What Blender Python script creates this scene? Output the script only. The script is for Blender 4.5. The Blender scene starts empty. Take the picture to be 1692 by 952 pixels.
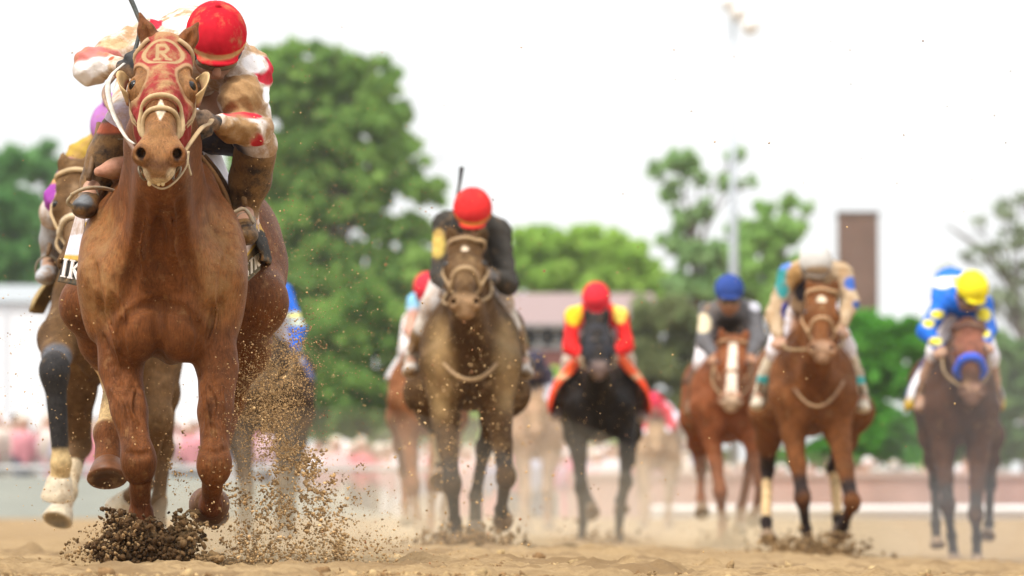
import bpy, math, random
import numpy as np
from mathutils import Vector
random.seed(7); RNG = np.random.default_rng(7)
R = math.radians
scn = bpy.context.scene
# ------------------------------------------------------------------ camera
CAMH, FPX, HY, CX = 0.19, 9400.0, 850.0, 846.0
cd = bpy.data.cameras.new("camera"); cam = bpy.data.objects.new("camera", cd)
scn.collection.objects.link(cam); scn.camera = cam
cam.location = (0, 0, CAMH); cam.rotation_euler = (R(90), 0, 0)
cd.lens = 200; cd.sensor_width = 36; cd.clip_end = 2000; cd.clip_start = 0.5
cd.shift_y = (HY - 476) / 1692.0
cd.dof.use_dof = True; cd.dof.focus_distance = 19.75; cd.dof.aperture_fstop = 4.2
# ------------------------------------------------------------------ sky
world = bpy.data.worlds.new("World"); scn.world = world; world.use_nodes = True
wt = world.node_tree; wt.nodes.clear()
wo = wt.nodes.new('ShaderNodeOutputWorld'); wb = wt.nodes.new('ShaderNodeBackground')
sky = wt.nodes.new('ShaderNodeTexSky'); sky.sky_type = 'NISHITA'; sky.sun_disc = False
SUN_EL, SUN_ROT = R(60), R(215)
sky.sun_elevation = SUN_EL; sky.sun_rotation = SUN_ROT; sky.dust_density = 3
tc = wt.nodes.new('ShaderNodeTexCoord'); wn = wt.nodes.new('ShaderNodeTexNoise')
wn.inputs['Scale'].default_value = 3.0; wn.inputs['Detail'].default_value = 5
wr = wt.nodes.new('ShaderNodeMapRange'); wr.inputs[1].default_value = .35; wr.inputs[2].default_value = .6
wr.inputs[3].default_value = .80; wr.inputs[4].default_value = 1.0
wm = wt.nodes.new('ShaderNodeMix'); wm.data_type = 'RGBA'
wm.inputs[7].default_value = (14.9, 15.1, 15.2, 1)
wt.links.new(tc.outputs['Generated'], wn.inputs['Vector']); wt.links.new(wn.outputs[0], wr.inputs[0])
wt.links.new(wr.outputs[0], wm.inputs[0]); wt.links.new(sky.outputs[0], wm.inputs[6])
wx = wt.nodes.new('ShaderNodeSeparateXYZ'); wt.links.new(tc.outputs['Generated'], wx.inputs[0])
wg = wt.nodes.new('ShaderNodeMapRange'); wt.links.new(wx.outputs[2], wg.inputs[0])
wg.inputs[1].default_value = .05; wg.inputs[2].default_value = .95; wg.inputs[3].default_value = .88; wg.inputs[4].default_value = 1.75
wv = wt.nodes.new('ShaderNodeVectorMath'); wv.operation = 'SCALE'; wt.links.new(wm.outputs[2], wv.inputs[0]); wt.links.new(wg.outputs[0], wv.inputs[3])
wt.links.new(wv.outputs[0], wb.inputs[0]); wb.inputs[1].default_value = 0.072
wt.links.new(wb.outputs[0], wo.inputs[0])
sl = bpy.data.lights.new("sun", 'SUN'); sl.energy = 3.2; sl.angle = R(12); sl.color = (1, .95, .88)
sun = bpy.data.objects.new("sun", sl); scn.collection.objects.link(sun)
# sun direction: from behind the camera, a little to its left, high up
_az = R(215)
_sd = Vector((math.sin(_az) * math.cos(SUN_EL), math.cos(_az) * math.cos(SUN_EL), math.sin(SUN_EL)))
sun.rotation_euler = _sd.to_track_quat('Z', 'Y').to_euler(); sun.location = (0, 0, 30)
scn.view_settings.view_transform = 'Standard'; scn.view_settings.look = 'None'
scn.view_settings.gamma = 1; scn.view_settings.exposure = 0.22
scn.render.engine = 'CYCLES'
cy = scn.cycles; cy.use_denoising = True; cy.max_bounces = 6; cy.diffuse_bounces = 3; cy.volume_bounces = 1
cy.transparent_max_bounces = 12; cy.sample_clamp_indirect = 4
# ------------------------------------------------------------------ basics
def P(px, py, D):
    return np.array([(px - CX) * D / FPX, D, CAMH - (py - HY) * D / FPX])
def smooth(a, b, x):
    t = np.clip((np.asarray(x, float) - a) / (b - a), 0, 1); return t * t * (3 - 2 * t)
def tree_x(px, D): return (px - CX) * D / FPX
def gz(x, y):
    return -0.04 * np.clip(x, 0, 3.3) * (1 - smooth(50, 70, y)) + 0.13 * smooth(78, 90, y)
def tag(o, label=None, cat=None, group=None, kind=None):
    for k, v in (('label', label), ('category', cat), ('group', group), ('kind', kind)):
        if v: o[k] = v
    return o
def empty(name, loc):
    o = bpy.data.objects.new(name, None); scn.collection.objects.link(o); o.location = tuple(loc)
    o.empty_display_size = .1
    return o
def mesh_obj(name, V, F, mat, parent=None, col=None, smoothsh=True):
    """world-space vertices; stored relative to the parent's origin"""
    V = np.asarray(V, float)
    if parent is not None: V = V - np.array(parent['_o'][:])
    me = bpy.data.meshes.new(name)
    if isinstance(F, np.ndarray):
        n, k = F.shape
        me.vertices.add(len(V)); me.vertices.foreach_set('co', V.astype(np.float32).ravel())
        me.loops.add(n * k); me.loops.foreach_set('vertex_index', F.astype(np.int32).ravel())
        me.polygons.add(n); me.polygons.foreach_set('loop_start', np.arange(0, n * k, k, dtype=np.int32))
        me.update(calc_edges=True); me.validate()
    else:
        me.from_pydata([tuple(v) for v in V], [], [tuple(f) for f in F]); me.update()
    if smoothsh: me.polygons.foreach_set('use_smooth', np.ones(len(me.polygons), bool))
    if col is not None:
        ca = me.color_attributes.new('Col', 'FLOAT_COLOR', 'POINT')
        c = np.ones((len(V), 4), np.float32); col = np.asarray(col, np.float32)
        c[:, :col.shape[1]] = col
        if col.shape[1] == 3: c[:, 3] = 0
        ca.data.foreach_set('color', c.ravel())
    if isinstance(mat, (list, tuple)):
        for m in mat: me.materials.append(m)
    else: me.materials.append(mat)
    o = bpy.data.objects.new(name, me); scn.collection.objects.link(o)
    if parent is not None: o.parent = parent
    return o
def root(name, loc, *a, **k):
    o = empty(name, loc); tag(o, *a, **k); o['_o'] = [float(v) for v in loc]; return o
# ------------------------------------------------------------------ materials
def newmat(name):
    m = bpy.data.materials.new(name); m.use_nodes = True; t = m.node_tree
    return m, t, t.nodes['Principled BSDF']
def nd(t, typ, **k):
    n = t.nodes.new(typ)
    for a, b in k.items(): setattr(n, a, b)
    return n
def noise(t, scale, detail=4, rough=.6, vec=None, sx=None):
    n = nd(t, 'ShaderNodeTexNoise'); n.inputs['Scale'].default_value = scale
    n.inputs['Detail'].default_value = detail; n.inputs['Roughness'].default_value = rough
    if vec is None:
        tcn = nd(t, 'ShaderNodeTexCoord'); vec = tcn.outputs['Object']
    if sx:
        mp = nd(t, 'ShaderNodeMapping'); mp.inputs['Scale'].default_value = sx; t.links.new(vec, mp.inputs[0]); vec = mp.outputs[0]
    t.links.new(vec, n.inputs['Vector']); return n.outputs[0]
def mrange(t, v, a, b, c, d):
    n = nd(t, 'ShaderNodeMapRange'); t.links.new(v, n.inputs[0])
    for i, x in enumerate((a, b, c, d)): n.inputs[i + 1].default_value = x
    return n.outputs[0]
def math_(t, op, a, b):
    n = nd(t, 'ShaderNodeMath', operation=op)
    for i, x in enumerate((a, b)):
        if isinstance(x, (int, float)): n.inputs[i].default_value = x
        else: t.links.new(x, n.inputs[i])
    return n.outputs[0]
def mix(t, f, a, b, bt='MIX'):
    n = nd(t, 'ShaderNodeMix', data_type='RGBA', blend_type=bt)
    for i, x in ((0, f), (6, a), (7, b)):
        if isinstance(x, (int, float)): n.inputs[i].default_value = x
        elif isinstance(x, tuple): n.inputs[i].default_value = (*x, 1) if len(x) == 3 else x
        else: t.links.new(x, n.inputs[i])
    return n.outputs[2]
def bump(t, h, strength, dist, bs):
    n = nd(t, 'ShaderNodeBump'); n.inputs['Strength'].default_value = strength; n.inputs['Distance'].default_value = dist
    t.links.new(h, n.inputs['Height']); t.links.new(n.outputs[0], bs.inputs['Normal']); return n
def surf(name, color=None, rough=.6, var=.25, mud=(.33, .2, .1), nscale=9, bumps=(40, .3, .004), metal=0, spec=.3, sheen=0,
         muds=14, grain=None, hair=False):
    """colour (or vertex colour 'Col', alpha = amount of mud) with noise variation, mud spatter and a bump"""
    m, t, bs = newmat(name)
    if color is None:
        at = nd(t, 'ShaderNodeAttribute', attribute_name='Col'); c = at.outputs['Color']; al = at.outputs['Alpha']
    else: c = (*color, 1); al = None
    nz = noise(t, nscale, 5, .65)
    v = mrange(t, nz, .3, .7, 1 - var, 1 + var)
    vc = nd(t, 'ShaderNodeCombineColor')
    for i in range(3): t.links.new(v, vc.inputs[i])
    if hair:
        v = math_(t, 'MULTIPLY', v, mrange(t, noise(t, 150, 5, .75, sx=(1, 1, .18)), .3, .7, .55, 1.45))
        v = math_(t, 'MULTIPLY', v, mrange(t, noise(t, 22, 5, .7), .3, .7, .72, 1.28))
    for i in range(3): t.links.new(v, vc.inputs[i])
    c2 = mix(t, 1.0, c, vc.outputs[0], 'MULTIPLY')
    if hair: # specks of dried dirt stuck in the coat
        sp = mrange(t, noise(t, 210, 3, .6), .70, .76, 0, .75); c2 = mix(t, sp, c2, (.48, .33, .18))
    if al is not None:
        mn = noise(t, muds, 8, .7)
        th = math_(t, 'ADD', mn, math_(t, 'MULTIPLY', al, .5))
        f = mrange(t, th, .62, .82, 0, .9)
        fine = noise(t, muds * 9, 4, .6)
        mc = mix(t, fine, tuple(x * .62 for x in mud), tuple(x * 1.35 for x in mud))
        c2 = mix(t, f, c2, mc)
    t.links.new(c2, bs.inputs['Base Color'])
    bs.inputs['Roughness'].default_value = rough; bs.inputs['Metallic'].default_value = metal
    bs.inputs['Specular IOR Level'].default_value = spec
    if sheen: bs.inputs['Sheen Weight'].default_value = sheen
    h = noise(t, bumps[0], 6, .6, sx=grain)
    if hair:
        hn_ = noise(t, 170, 4, .7, sx=(1, 1, .22)); h = math_(t, 'ADD', h, math_(t, 'MULTIPLY', hn_, .6))
    bump(t, h, bumps[1], bumps[2], bs)
    return m
M = {}
M['coat'] = surf('horse_coat', rough=.46, var=.26, nscale=6, bumps=(17, .55, .014), mud=(.28, .145, .055), spec=.09, grain=(1, 1, .4), muds=20, hair=True)
M['coat_far'] = surf('dusty_coat', rough=.6, var=.3, nscale=4, bumps=(20, .5, .015), mud=(.26, .16, .075), muds=10, spec=.06, hair=True)
M['hoof'] = surf('hoof_horn', rough=.5, var=.3, nscale=30, mud=(.3, .19, .1), grain=(1, 1, .2))
M['cloth'] = surf('racing_silk', rough=.75, var=.14, nscale=14, muds=11, bumps=(15, .7, .014), mud=(.33, .185, .075), spec=.1)
M['leather'] = surf('muddy_leather', rough=.5, var=.3, nscale=12, bumps=(50, .6, .008), mud=(.22, .12, .045), spec=.2)
M['skin'] = surf('skin', rough=.55, var=.1, nscale=20, mud=(.3, .18, .1), bumps=(80, .15, .002))
M['helmet'] = surf('helmet_cover', rough=.8, var=.16, nscale=9, bumps=(22, .5, .010), mud=(.36, .2, .09), spec=.04)
M['strap'] = surf('strap', rough=.65, var=.25, nscale=30, mud=(.4, .27, .13), bumps=(90, .5, .003))
M['hood'] = surf('blinker_hood', rough=.75, var=.18, nscale=16, bumps=(18, .8, .012), mud=(.36, .215, .10), muds=18, spec=.1)
M['eye'] = surf('eye', (.008, .005, .004), rough=.16, var=.1, spec=.35)
M['metal'] = surf('dull_metal', (.20, .16, .11), rough=.5, metal=.5)
M['teeth'] = surf('teeth', (.55, .42, .22), rough=.4)
M['dark'] = surf('black_rubber', (.02, .02, .02), rough=.5)
M['lens'] = surf('goggle_lens', (.17, .14, .10), rough=.15, spec=.6, var=.4)
M['coat_black'] = surf('black_coat', rough=.38, var=.3, nscale=5, bumps=(16, .6, .02), mud=(.22, .14, .07), muds=14, spec=.10, hair=False)
# ------------------------------------------------------------------ signed-distance modelling
def cone(a, b, ra, rb): return ('c', np.array(a, float), np.array(b, float), float(ra), float(rb))
def ell(c, r, rot=None): return ('e', np.array(c, float), np.array(r, float), rot)
def sd(p, X, Y, Z):
    if p[0] == 'c':
        _, a, b, ra, rb = p; ab = b - a; L2 = float(ab @ ab) + 1e-12
        dx, dy, dz = X - a[0], Y - a[1], Z - a[2]
        t = np.clip((dx * ab[0] + dy * ab[1] + dz * ab[2]) / L2, 0, 1)
        return np.sqrt((dx - t * ab[0]) ** 2 + (dy - t * ab[1]) ** 2 + (dz - t * ab[2]) ** 2) - (ra + t * (rb - ra))
    _, c, r, rot = p
    dx, dy, dz = X - c[0], Y - c[1], Z - c[2]
    if rot is not None:
        dx, dy, dz = (rot[0][0] * dx + rot[0][1] * dy + rot[0][2] * dz, rot[1][0] * dx + rot[1][1] * dy + rot[1][2] * dz,
                      rot[2][0] * dx + rot[2][1] * dy + rot[2][2] * dz)
    k0 = np.sqrt((dx / r[0]) ** 2 + (dy / r[1]) ** 2 + (dz / r[2]) ** 2)
    k1 = np.sqrt((dx / r[0] ** 2) ** 2 + (dy / r[1] ** 2) ** 2 + (dz / r[2] ** 2) ** 2) + 1e-9
    return k0 * (k0 - 1) / k1
def bbox(p):
    if p[0] == 'c': return np.minimum(p[1] - p[3], p[2] - p[4]), np.maximum(p[1] + p[3], p[2] + p[4])
    m = p[2] if p[3] is None else np.full(3, p[2].max())
    return p[1] - m, p[1] + m
def smin(a, b, k):
    h = np.maximum(k - np.abs(a - b), 0) / k
    return np.minimum(a, b) - h * h * k * .25
def smax(a, b, k): return -smin(-a, -b, k)
class Field:
    def __init__(s, lo, hi, h):
        s.h = h; s.lo = np.array(lo, float); n = np.ceil((np.array(hi) - s.lo) / h).astype(int) + 1
        s.n = n; s.D = np.full(n, .5, np.float32)
        s.ax = [(s.lo[i] + h * np.arange(n[i])).astype(np.float32) for i in range(3)]
    def grid(s, sl=(slice(None),) * 3):
        return s.ax[0][sl[0]][:, None, None], s.ax[1][sl[1]][None, :, None], s.ax[2][sl[2]][None, None, :]
    def box(s, lo, hi):
        a = np.clip(np.floor((lo - s.lo) / s.h).astype(int), 0, s.n); b = np.clip(np.ceil((hi - s.lo) / s.h).astype(int) + 1, 0, s.n)
        return tuple(slice(a[i], b[i]) for i in range(3)) if (b > a).all() else None
    def add(s, p, k=.03, op='+'):
        lo, hi = bbox(p); m = k + 2.5 * s.h + .02
        sl = s.box(lo - m, hi + m)
        if sl is None: return
        d = sd(p, *s.grid(sl)).astype(np.float32)
        if op == '+': s.D[sl] = smin(s.D[sl], d, k)
        else: s.D[sl] = smax(s.D[sl], -d, k)
    def build(s, prims):
        for q in prims: s.add(*q)
        return s
    def mesh(s): return surfnets(s.D, s.lo, s.h)
def surfnets(D, lo, h):
    I = D < 0
    a = np.zeros(tuple(n - 1 for n in D.shape), np.uint8)
    cs = [(i, j, k) for i in (0, 1) for j in (0, 1) for k in (0, 1)]
    n = D.shape
    def sub(A, c): return A[c[0]:n[0] - 1 + c[0], c[1]:n[1] - 1 + c[1], c[2]:n[2] - 1 + c[2]]
    for c in cs: a += sub(I, c)
    act = np.nonzero((a > 0) & (a < 8))
    N = len(act[0])
    ids = np.full(a.shape, -1, np.int32); ids[act] = np.arange(N)
    val = np.stack([D[act[0] + c[0], act[1] + c[1], act[2] + c[2]] for c in cs], 1)
    acc = np.zeros((N, 3)); cnt = np.zeros(N)
    for i, c in enumerate(cs):
        for ax in range(3):
            if c[ax]: continue
            c2 = list(c); c2[ax] = 1; j = cs.index(tuple(c2))
            va, vb = val[:, i], val[:, j]; m = (va < 0) != (vb < 0)
            t = va[m] / (va[m] - vb[m]); p = np.tile(np.array(c, float), (m.sum(), 1)); p[:, ax] += t
            acc[m] += p; cnt[m] += 1
    V = (np.stack(act, 1) + acc / cnt[:, None]) * h + lo
    Fs = []
    for ax in range(3):
        s1 = [slice(None)] * 3; s2 = [slice(None)] * 3; s1[ax] = slice(0, -1); s2[ax] = slice(1, None)
        A, B = I[tuple(s1)], I[tuple(s2)]
        e = np.nonzero(A != B); sg = A[e]
        u, v = [(1, 2), (2, 0), (0, 1)][ax]
        e = np.stack(e, 1); ok = (e[:, u] > 0) & (e[:, v] > 0) & (e[:, u] < n[u] - 1) & (e[:, v] < n[v] - 1)
        e = e[ok]; sg = sg[ok]
        q = []
        for du, dv in ((1, 1), (0, 1), (0, 0), (1, 0)):
            c = e.copy(); c[:, u] -= du; c[:, v] -= dv
            q.append(ids[c[:, 0], c[:, 1], c[:, 2]])
        q = np.stack(q, 1); q[~sg] = q[~sg][:, ::-1]
        Fs.append(q)
    return V, np.concatenate(Fs)
def field_for(prims, h, pad=.03):
    lo = np.min([bbox(q[0])[0] for q in prims if len(q) < 3 or q[2] == '+'], 0) - pad
    hi = np.max([bbox(q[0])[1] for q in prims if len(q) < 3 or q[2] == '+'], 0) + pad
    return Field(lo, hi, h).build(prims)
def evalp(prims, pts):
    X, Y, Z = pts[:, 0], pts[:, 1], pts[:, 2]; D = np.full(len(pts), .5)
    for q in prims:
        p, k = q[0], q[1] if len(q) > 1 else .03
        d = sd(p, X, Y, Z); D = smin(D, d, k) if len(q) < 3 or q[2] == '+' else smax(D, -d, k)
    return D
def paint(V, base, strokes):
    """strokes: (prim, rgb or None, mud or None, softness)"""
    C = np.zeros((len(V), 4)); C[:, :3] = base[:3]; C[:, 3] = base[3] if len(base) > 3 else 0
    for st in strokes:
        p, rgb, mud = st[:3]; so = st[3] if len(st) > 3 else .01
        d = sd(p, V[:, 0], V[:, 1], V[:, 2]) if not callable(p) else p(V)
        w = 1 - smooth(-so, so, d)
        if rgb is not None: C[:, :3] += w[:, None] * (np.array(rgb) - C[:, :3])
        if mud is not None: C[:, 3] += w * (mud - C[:, 3])
    return C
def catmull(pts, n=8):
    p = np.array(pts, float); p = np.vstack([2 * p[0] - p[1], p, 2 * p[-1] - p[-2]]); out = []
    for i in range(1, len(p) - 2):
        for t in np.linspace(0, 1, n, endpoint=False):
            out.append(.5 * (2 * p[i] + (p[i + 1] - p[i - 1]) * t + (2 * p[i - 1] - 5 * p[i] + 4 * p[i + 1] - p[i + 2]) * t * t
                             + (-p[i - 1] + 3 * p[i] - 3 * p[i + 1] + p[i + 2]) * t ** 3))
    out.append(p[-2]); return np.array(out)
def tube_geo(pts, r, seg=8, flat=None, up=(0, 0, 1), closed=False):
    pts = np.array(pts, float); n = len(pts)
    r = np.full(n, r) if np.isscalar(r) else np.interp(np.linspace(0, 1, n), np.linspace(0, 1, len(r)), r)
    T = np.gradient(pts, axis=0)
    if closed: T = np.roll(pts, -1, 0) - np.roll(pts, 1, 0)
    T /= np.linalg.norm(T, axis=1)[:, None] + 1e-9
    U = np.array(up, float); U = np.tile(U, (n, 1)) if U.ndim == 1 else U
    S = np.cross(T, U); bad = np.linalg.norm(S, axis=1) < .05; S[bad] = np.cross(T[bad], (1, 0.1, 0))
    S /= np.linalg.norm(S, axis=1)[:, None]; W = np.cross(S, T)
    a = np.linspace(0, 2 * math.pi, seg, endpoint=False)
    fw, fh = (1, 1) if flat is None else flat
    V = (pts[:, None] + r[:, None, None] * (fw * np.cos(a)[None, :, None] * S[:, None] + fh * np.sin(a)[None, :, None] * W[:, None])).reshape(-1, 3)
    F = []
    m = n if closed else n - 1
    for i in range(m):
        for j in range(seg):
            i2 = (i + 1) % n
            F.append((i * seg + j, i * seg + (j + 1) % seg, i2 * seg + (j + 1) % seg, i2 * seg + j))
    if not closed:
        F += [tuple(range(seg))[::-1], tuple((n - 1) * seg + j for j in range(seg))]
    return V, F
def tube(name, pts, r, mat, parent, col=(.4, .3, .16, .3), sm=6, **k):
    p = catmull(pts, sm) if sm else pts
    V, F = tube_geo(p, r, **k)
    return mesh_obj(name, V, F, mat, parent, np.tile(np.array(col), (len(V), 1)))
class Geo:
    def __init__(s): s.V = []; s.F = []; s.C = []; s.n = 0
    def add(s, V, F, c=(.5, .5, .5)):
        V = np.asarray(V, float); s.V.append(V); s.F += [tuple(i + s.n for i in f) for f in F]; s.n += len(V)
        s.C.append(np.tile(np.array(c, float), (len(V), 1)) if np.ndim(c) == 1 else np.asarray(c))
    def box(s, lo, hi, c=(.5, .5, .5)):
        x0, y0, z0 = lo; x1, y1, z1 = hi
        s.add([(x0, y0, z0), (x1, y0, z0), (x1, y1, z0), (x0, y1, z0), (x0, y0, z1), (x1, y0, z1), (x1, y1, z1), (x0, y1, z1)],
              [(3, 2, 1, 0), (4, 5, 6, 7), (0, 1, 5, 4), (1, 2, 6, 5), (2, 3, 7, 6), (3, 0, 4, 7)], c)
    def tube(s, pts, r, c=(.5, .5, .5), **k):
        V, F = tube_geo(pts, r, **k); s.add(V, F, c)
    def obj(s, name, mat, parent=None, sm=False):
        return mesh_obj(name, np.vstack(s.V), s.F, mat, parent, np.vstack(s.C), sm)

def uvs(c, r, nu=16, nv=10):
    V = []; F = []
    for j in range(nv + 1):
        for i in range(nu):
            a, b = 2 * math.pi * i / nu, math.pi * j / nv; V.append(np.array(c) + r * np.array([math.sin(b) * math.cos(a), math.sin(b) * math.sin(a), math.cos(b)]))
    for j in range(nv):
        for i in range(nu): F.append((j * nu + i, (j + 1) * nu + i, (j + 1) * nu + (i + 1) % nu, j * nu + (i + 1) % nu))
    return V, F
# ================================================================== SETTING
def ground_mat(name, c1, c2, scale=3, bd=.02, damp=None):
    m, t, bs = newmat(name)
    tcn = nd(t, 'ShaderNodeTexCoord'); v = tcn.outputs['Object']
    a = noise(t, scale, 8, .7, v); b = noise(t, scale * 14, 6, .7, v); c = noise(t, 1.1, 4, .6, v)
    f = mrange(t, math_(t, 'ADD', math_(t, 'MULTIPLY', a, .5), math_(t, 'MULTIPLY', b, .5)), .38, .62, 0, 1)
    col = mix(t, f, c1, c2)
    if damp: col = mix(t, mrange(t, c, .48, .60, 0, .8), col, damp)
    t.links.new(col, bs.inputs['Base Color']); bs.inputs['Roughness'].default_value = .95; bs.inputs['Specular IOR Level'].default_value = .1
    bump(t, b, .8, bd, bs); return m
M['track'] = ground_mat('track_dirt', (.24, .155, .075), (.40, .275, .14), 3, .02, (.20, .125, .06))
M['apron'] = ground_mat('banked_dirt', (.17, .175, .15), (.25, .25, .21), 1, .02)
M['clod'] = surf('dirt_clod', None, rough=.95, var=.35, nscale=60, mud=(.3, .19, .1), bumps=(160, .8, .004), spec=.1)
M['grass'] = ground_mat('verge_grass', (.06, .12, .02), (.14, .22, .05), 2, .02)
M['paint'] = surf('painted', None, rough=.5, var=.06, mud=(.3, .25, .2))
M['brickw'] = None
def brick(name, c1, c2, mortar, sc=1.0):
    m, t, bs = newmat(name); n = nd(t, 'ShaderNodeTexBrick'); tcn = nd(t, 'ShaderNodeTexCoord'); mp = nd(t, 'ShaderNodeMapping')
    mp.inputs['Rotation'].default_value = (R(90), 0, 0); t.links.new(tcn.outputs['Object'], mp.inputs[0]); t.links.new(mp.outputs[0], n.inputs['Vector'])
    n.inputs['Scale'].default_value = sc; n.inputs['Mortar Size'].default_value = .012; n.inputs['Brick Width'].default_value = .22; n.inputs['Row Height'].default_value = .075
    for i, c in ((1, c1), (2, c2), (3, mortar)): n.inputs[i].default_value = (*c, 1)
    nz = noise(t, .6, 5, .6, tcn.outputs['Object']); v = mrange(t, nz, .3, .7, .75, 1.25); cc = nd(t, 'ShaderNodeCombineColor')
    for i in range(3): t.links.new(v, cc.inputs[i])
    t.links.new(mix(t, 1.0, n.outputs[0], cc.outputs[0], 'MULTIPLY'), bs.inputs['Base Color']); bs.inputs['Roughness'].default_value = .9
    return m
M['chim'] = brick('chimney_brick', (.125, .050, .036), (.18, .075, .055), (.17, .13, .11))
M['wallb'] = brick('wall_brick', (.34, .16, .13), (.42, .21, .17), (.42, .33, .3))
# the dirt track: one sheet, fine near the camera, out to the horizon
def hnoise(x, y, seed=0):
    r = np.random.default_rng(seed); z = 0
    for k in range(26):
        f = 2 ** (k * .27) * .8; a = r.uniform(0, 6.28); p = r.uniform(0, 6.28)
        z = z + np.sin(x * f * math.cos(a) * 6 + y * f * math.sin(a) * 6 + p) / f ** .95
    return z
xs = np.unique(np.concatenate([-np.geomspace(2.6, 200, 22)[::-1], np.arange(-2.6, 3.6, .018), np.geomspace(3.6, 200, 22)]))
ys = np.unique(np.concatenate([[-12, -5, 0, 8, 13, 15], np.arange(16.2, 22.5, .022), np.geomspace(22.5, 60, 130), np.geomspace(60, 420, 30)]))
XX, YY = np.meshgrid(xs, ys, indexing='ij')
near = smooth(15.5, 16.5, YY) * (1 - smooth(30, 50, YY)) * (1 - smooth(4, 8, np.abs(XX)))
hn = hnoise(XX, YY, 3)
ZZ = gz(XX, YY) + near * (.0065 * hn + .012 * np.maximum(0, hnoise(XX * 2.2, YY * 1.6, 5) - 1.1) * .8 + .0025 * hnoise(XX * 9, YY * 7, 9))
# hoof prints and raked lumps near the leading horse
for k in range(150):
    hx0, hy0 = RNG.uniform(-2.4, 3.2), RNG.uniform(17, 34); r_ = RNG.uniform(.05, .10)
    d_ = np.sqrt((XX - hx0) ** 2 + ((YY - hy0) * .8) ** 2) / r_
    ZZ += near * (-.018 * np.exp(-d_ ** 2) + .014 * np.exp(-((d_ - 1.5) / .45) ** 2))
ZZ -= .10 * (1 - smooth(13, 17, YY)) + .0
nx, ny = XX.shape; V = np.stack([XX, YY, ZZ], -1).reshape(-1, 3)
ii, jj = np.meshgrid(np.arange(nx - 1), np.arange(ny - 1), indexing='ij'); a_ = (ii * ny + jj).ravel()
tag(mesh_obj('ground', V, np.stack([a_, a_ + ny, a_ + ny + 1, a_ + 1], 1), M['track']), kind='structure')
# clods lying on the surface
def lump(n=1, seed=0):
    r = np.random.default_rng(seed); V, F = uvs((0, 0, 0), 1, 7, 5); V = np.array(V)
    d = V / (np.linalg.norm(V, axis=1)[:, None] + 1e-9); k = 1 + .0 * d[:, 0]
    for _ in range(7):
        w = r.normal(size=3); w *= r.uniform(2, 6) / np.linalg.norm(w); k += .13 * np.sin(d @ w + r.uniform(0, 6))
    V = d * k[:, None]; F4 = [f for f in F if len(set(f)) == 4]
    return V, np.array(F4)
LUMPS = [lump(seed=s) for s in range(9)]
def scatter_lumps(name, pts, sizes, cols, kind='stuff', stretch=1.0):
    Vs, Fs, Cs = [], [], []; n = 0; pts = np.asarray(pts)
    which = RNG.integers(0, len(LUMPS), len(pts))
    for k, (LV, LF) in enumerate(LUMPS):
        ix = np.nonzero(which == k)[0]
        if not len(ix): continue
        q = RNG.normal(size=(len(ix), 4)); q /= np.linalg.norm(q, axis=1)[:, None]; w, x, y, z = q.T
        Rm = np.stack([1 - 2 * (y * y + z * z), 2 * (x * y - z * w), 2 * (x * z + y * w), 2 * (x * y + z * w), 1 - 2 * (x * x + z * z), 2 * (y * z - x * w), 2 * (x * z - y * w), 2 * (y * z + x * w), 1 - 2 * (x * x + y * y)], 1).reshape(-1, 3, 3)
        sc = RNG.uniform(.55, 1.25, (len(ix), 3)) * sizes[ix][:, None]
        VV = np.einsum('nij,nvj->nvi', Rm, LV[None] * sc[:, None]) + pts[ix][:, None]
        m = len(LV); FF = LF[None] + (np.arange(len(ix)) * m)[:, None, None] + n
        Vs.append(VV.reshape(-1, 3)); Fs.append(FF.reshape(-1, 4)); Cs.append(np.repeat(cols[ix], m, 0)); n += len(ix) * m
    o = mesh_obj(name, np.vstack(Vs), np.vstack(Fs), M['clod'], None, np.vstack(Cs)); tag(o, kind=kind); return o
n = 16000; px_ = RNG.uniform(-2.2, 2.4, n); py_ = 16.6 + 9 * RNG.random(n) ** 1.5
sz = .002 + .0075 * RNG.random(n) ** 3 + .022 * (RNG.random(n) > .99) * RNG.random(n)
zi = gz(px_, py_) + .004 + sz * .3
base = np.array([(.34, .225, .11), (.22, .13, .06), (.40, .28, .14)])[RNG.integers(0, 3, n)] * RNG.uniform(.8, 1.2, n)[:, None]
tag(scatter_lumps('loose_dirt', np.stack([px_, py_, zi], 1), sz, base), 'small crumbs and clods of tan dirt lying on the track', 'dirt')
# ---- far side of the track
SC = lambda D: FPX / D
def at(px, py, D): return tuple(P(px, py, D))
# banked grey apron at the far left
g = Geo(); D0, D1 = 84.0, 100.0
NA = 56
for i in range(NA):
    x0 = -40 + 60 * i / NA; x1 = -40 + 60 * (i + 1) / NA
    def zt(x): return .86 - .95 * float(smooth(-5.5, -.5, x))
    g.add([(x0, D0, -.25), (x1, D0, -.25), (x1, D1, zt(x1)), (x0, D1, zt(x0))], [(0, 1, 2, 3)], (.3, .3, .28))
    g.add([(x0, D1, zt(x0)), (x1, D1, zt(x1)), (x1, D1 + 60, zt(x1) * .9), (x0, D1 + 60, zt(x0) * .9)], [(0, 1, 2, 3)], (.3, .3, .28))
tag(g.obj('embankment', M['apron']), kind='structure')
g = Geo()
for i in range(60):
    x0 = -120 + 4 * i; g.add([(x0, 160, .5), (x0 + 4, 160, .5), (x0 + 4, 400, 1.2), (x0, 400, 1.2)], [(0, 1, 2, 3)], (.1, .2, .05))
tag(g.obj('lawn', M['grass']), kind='structure')
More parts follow.
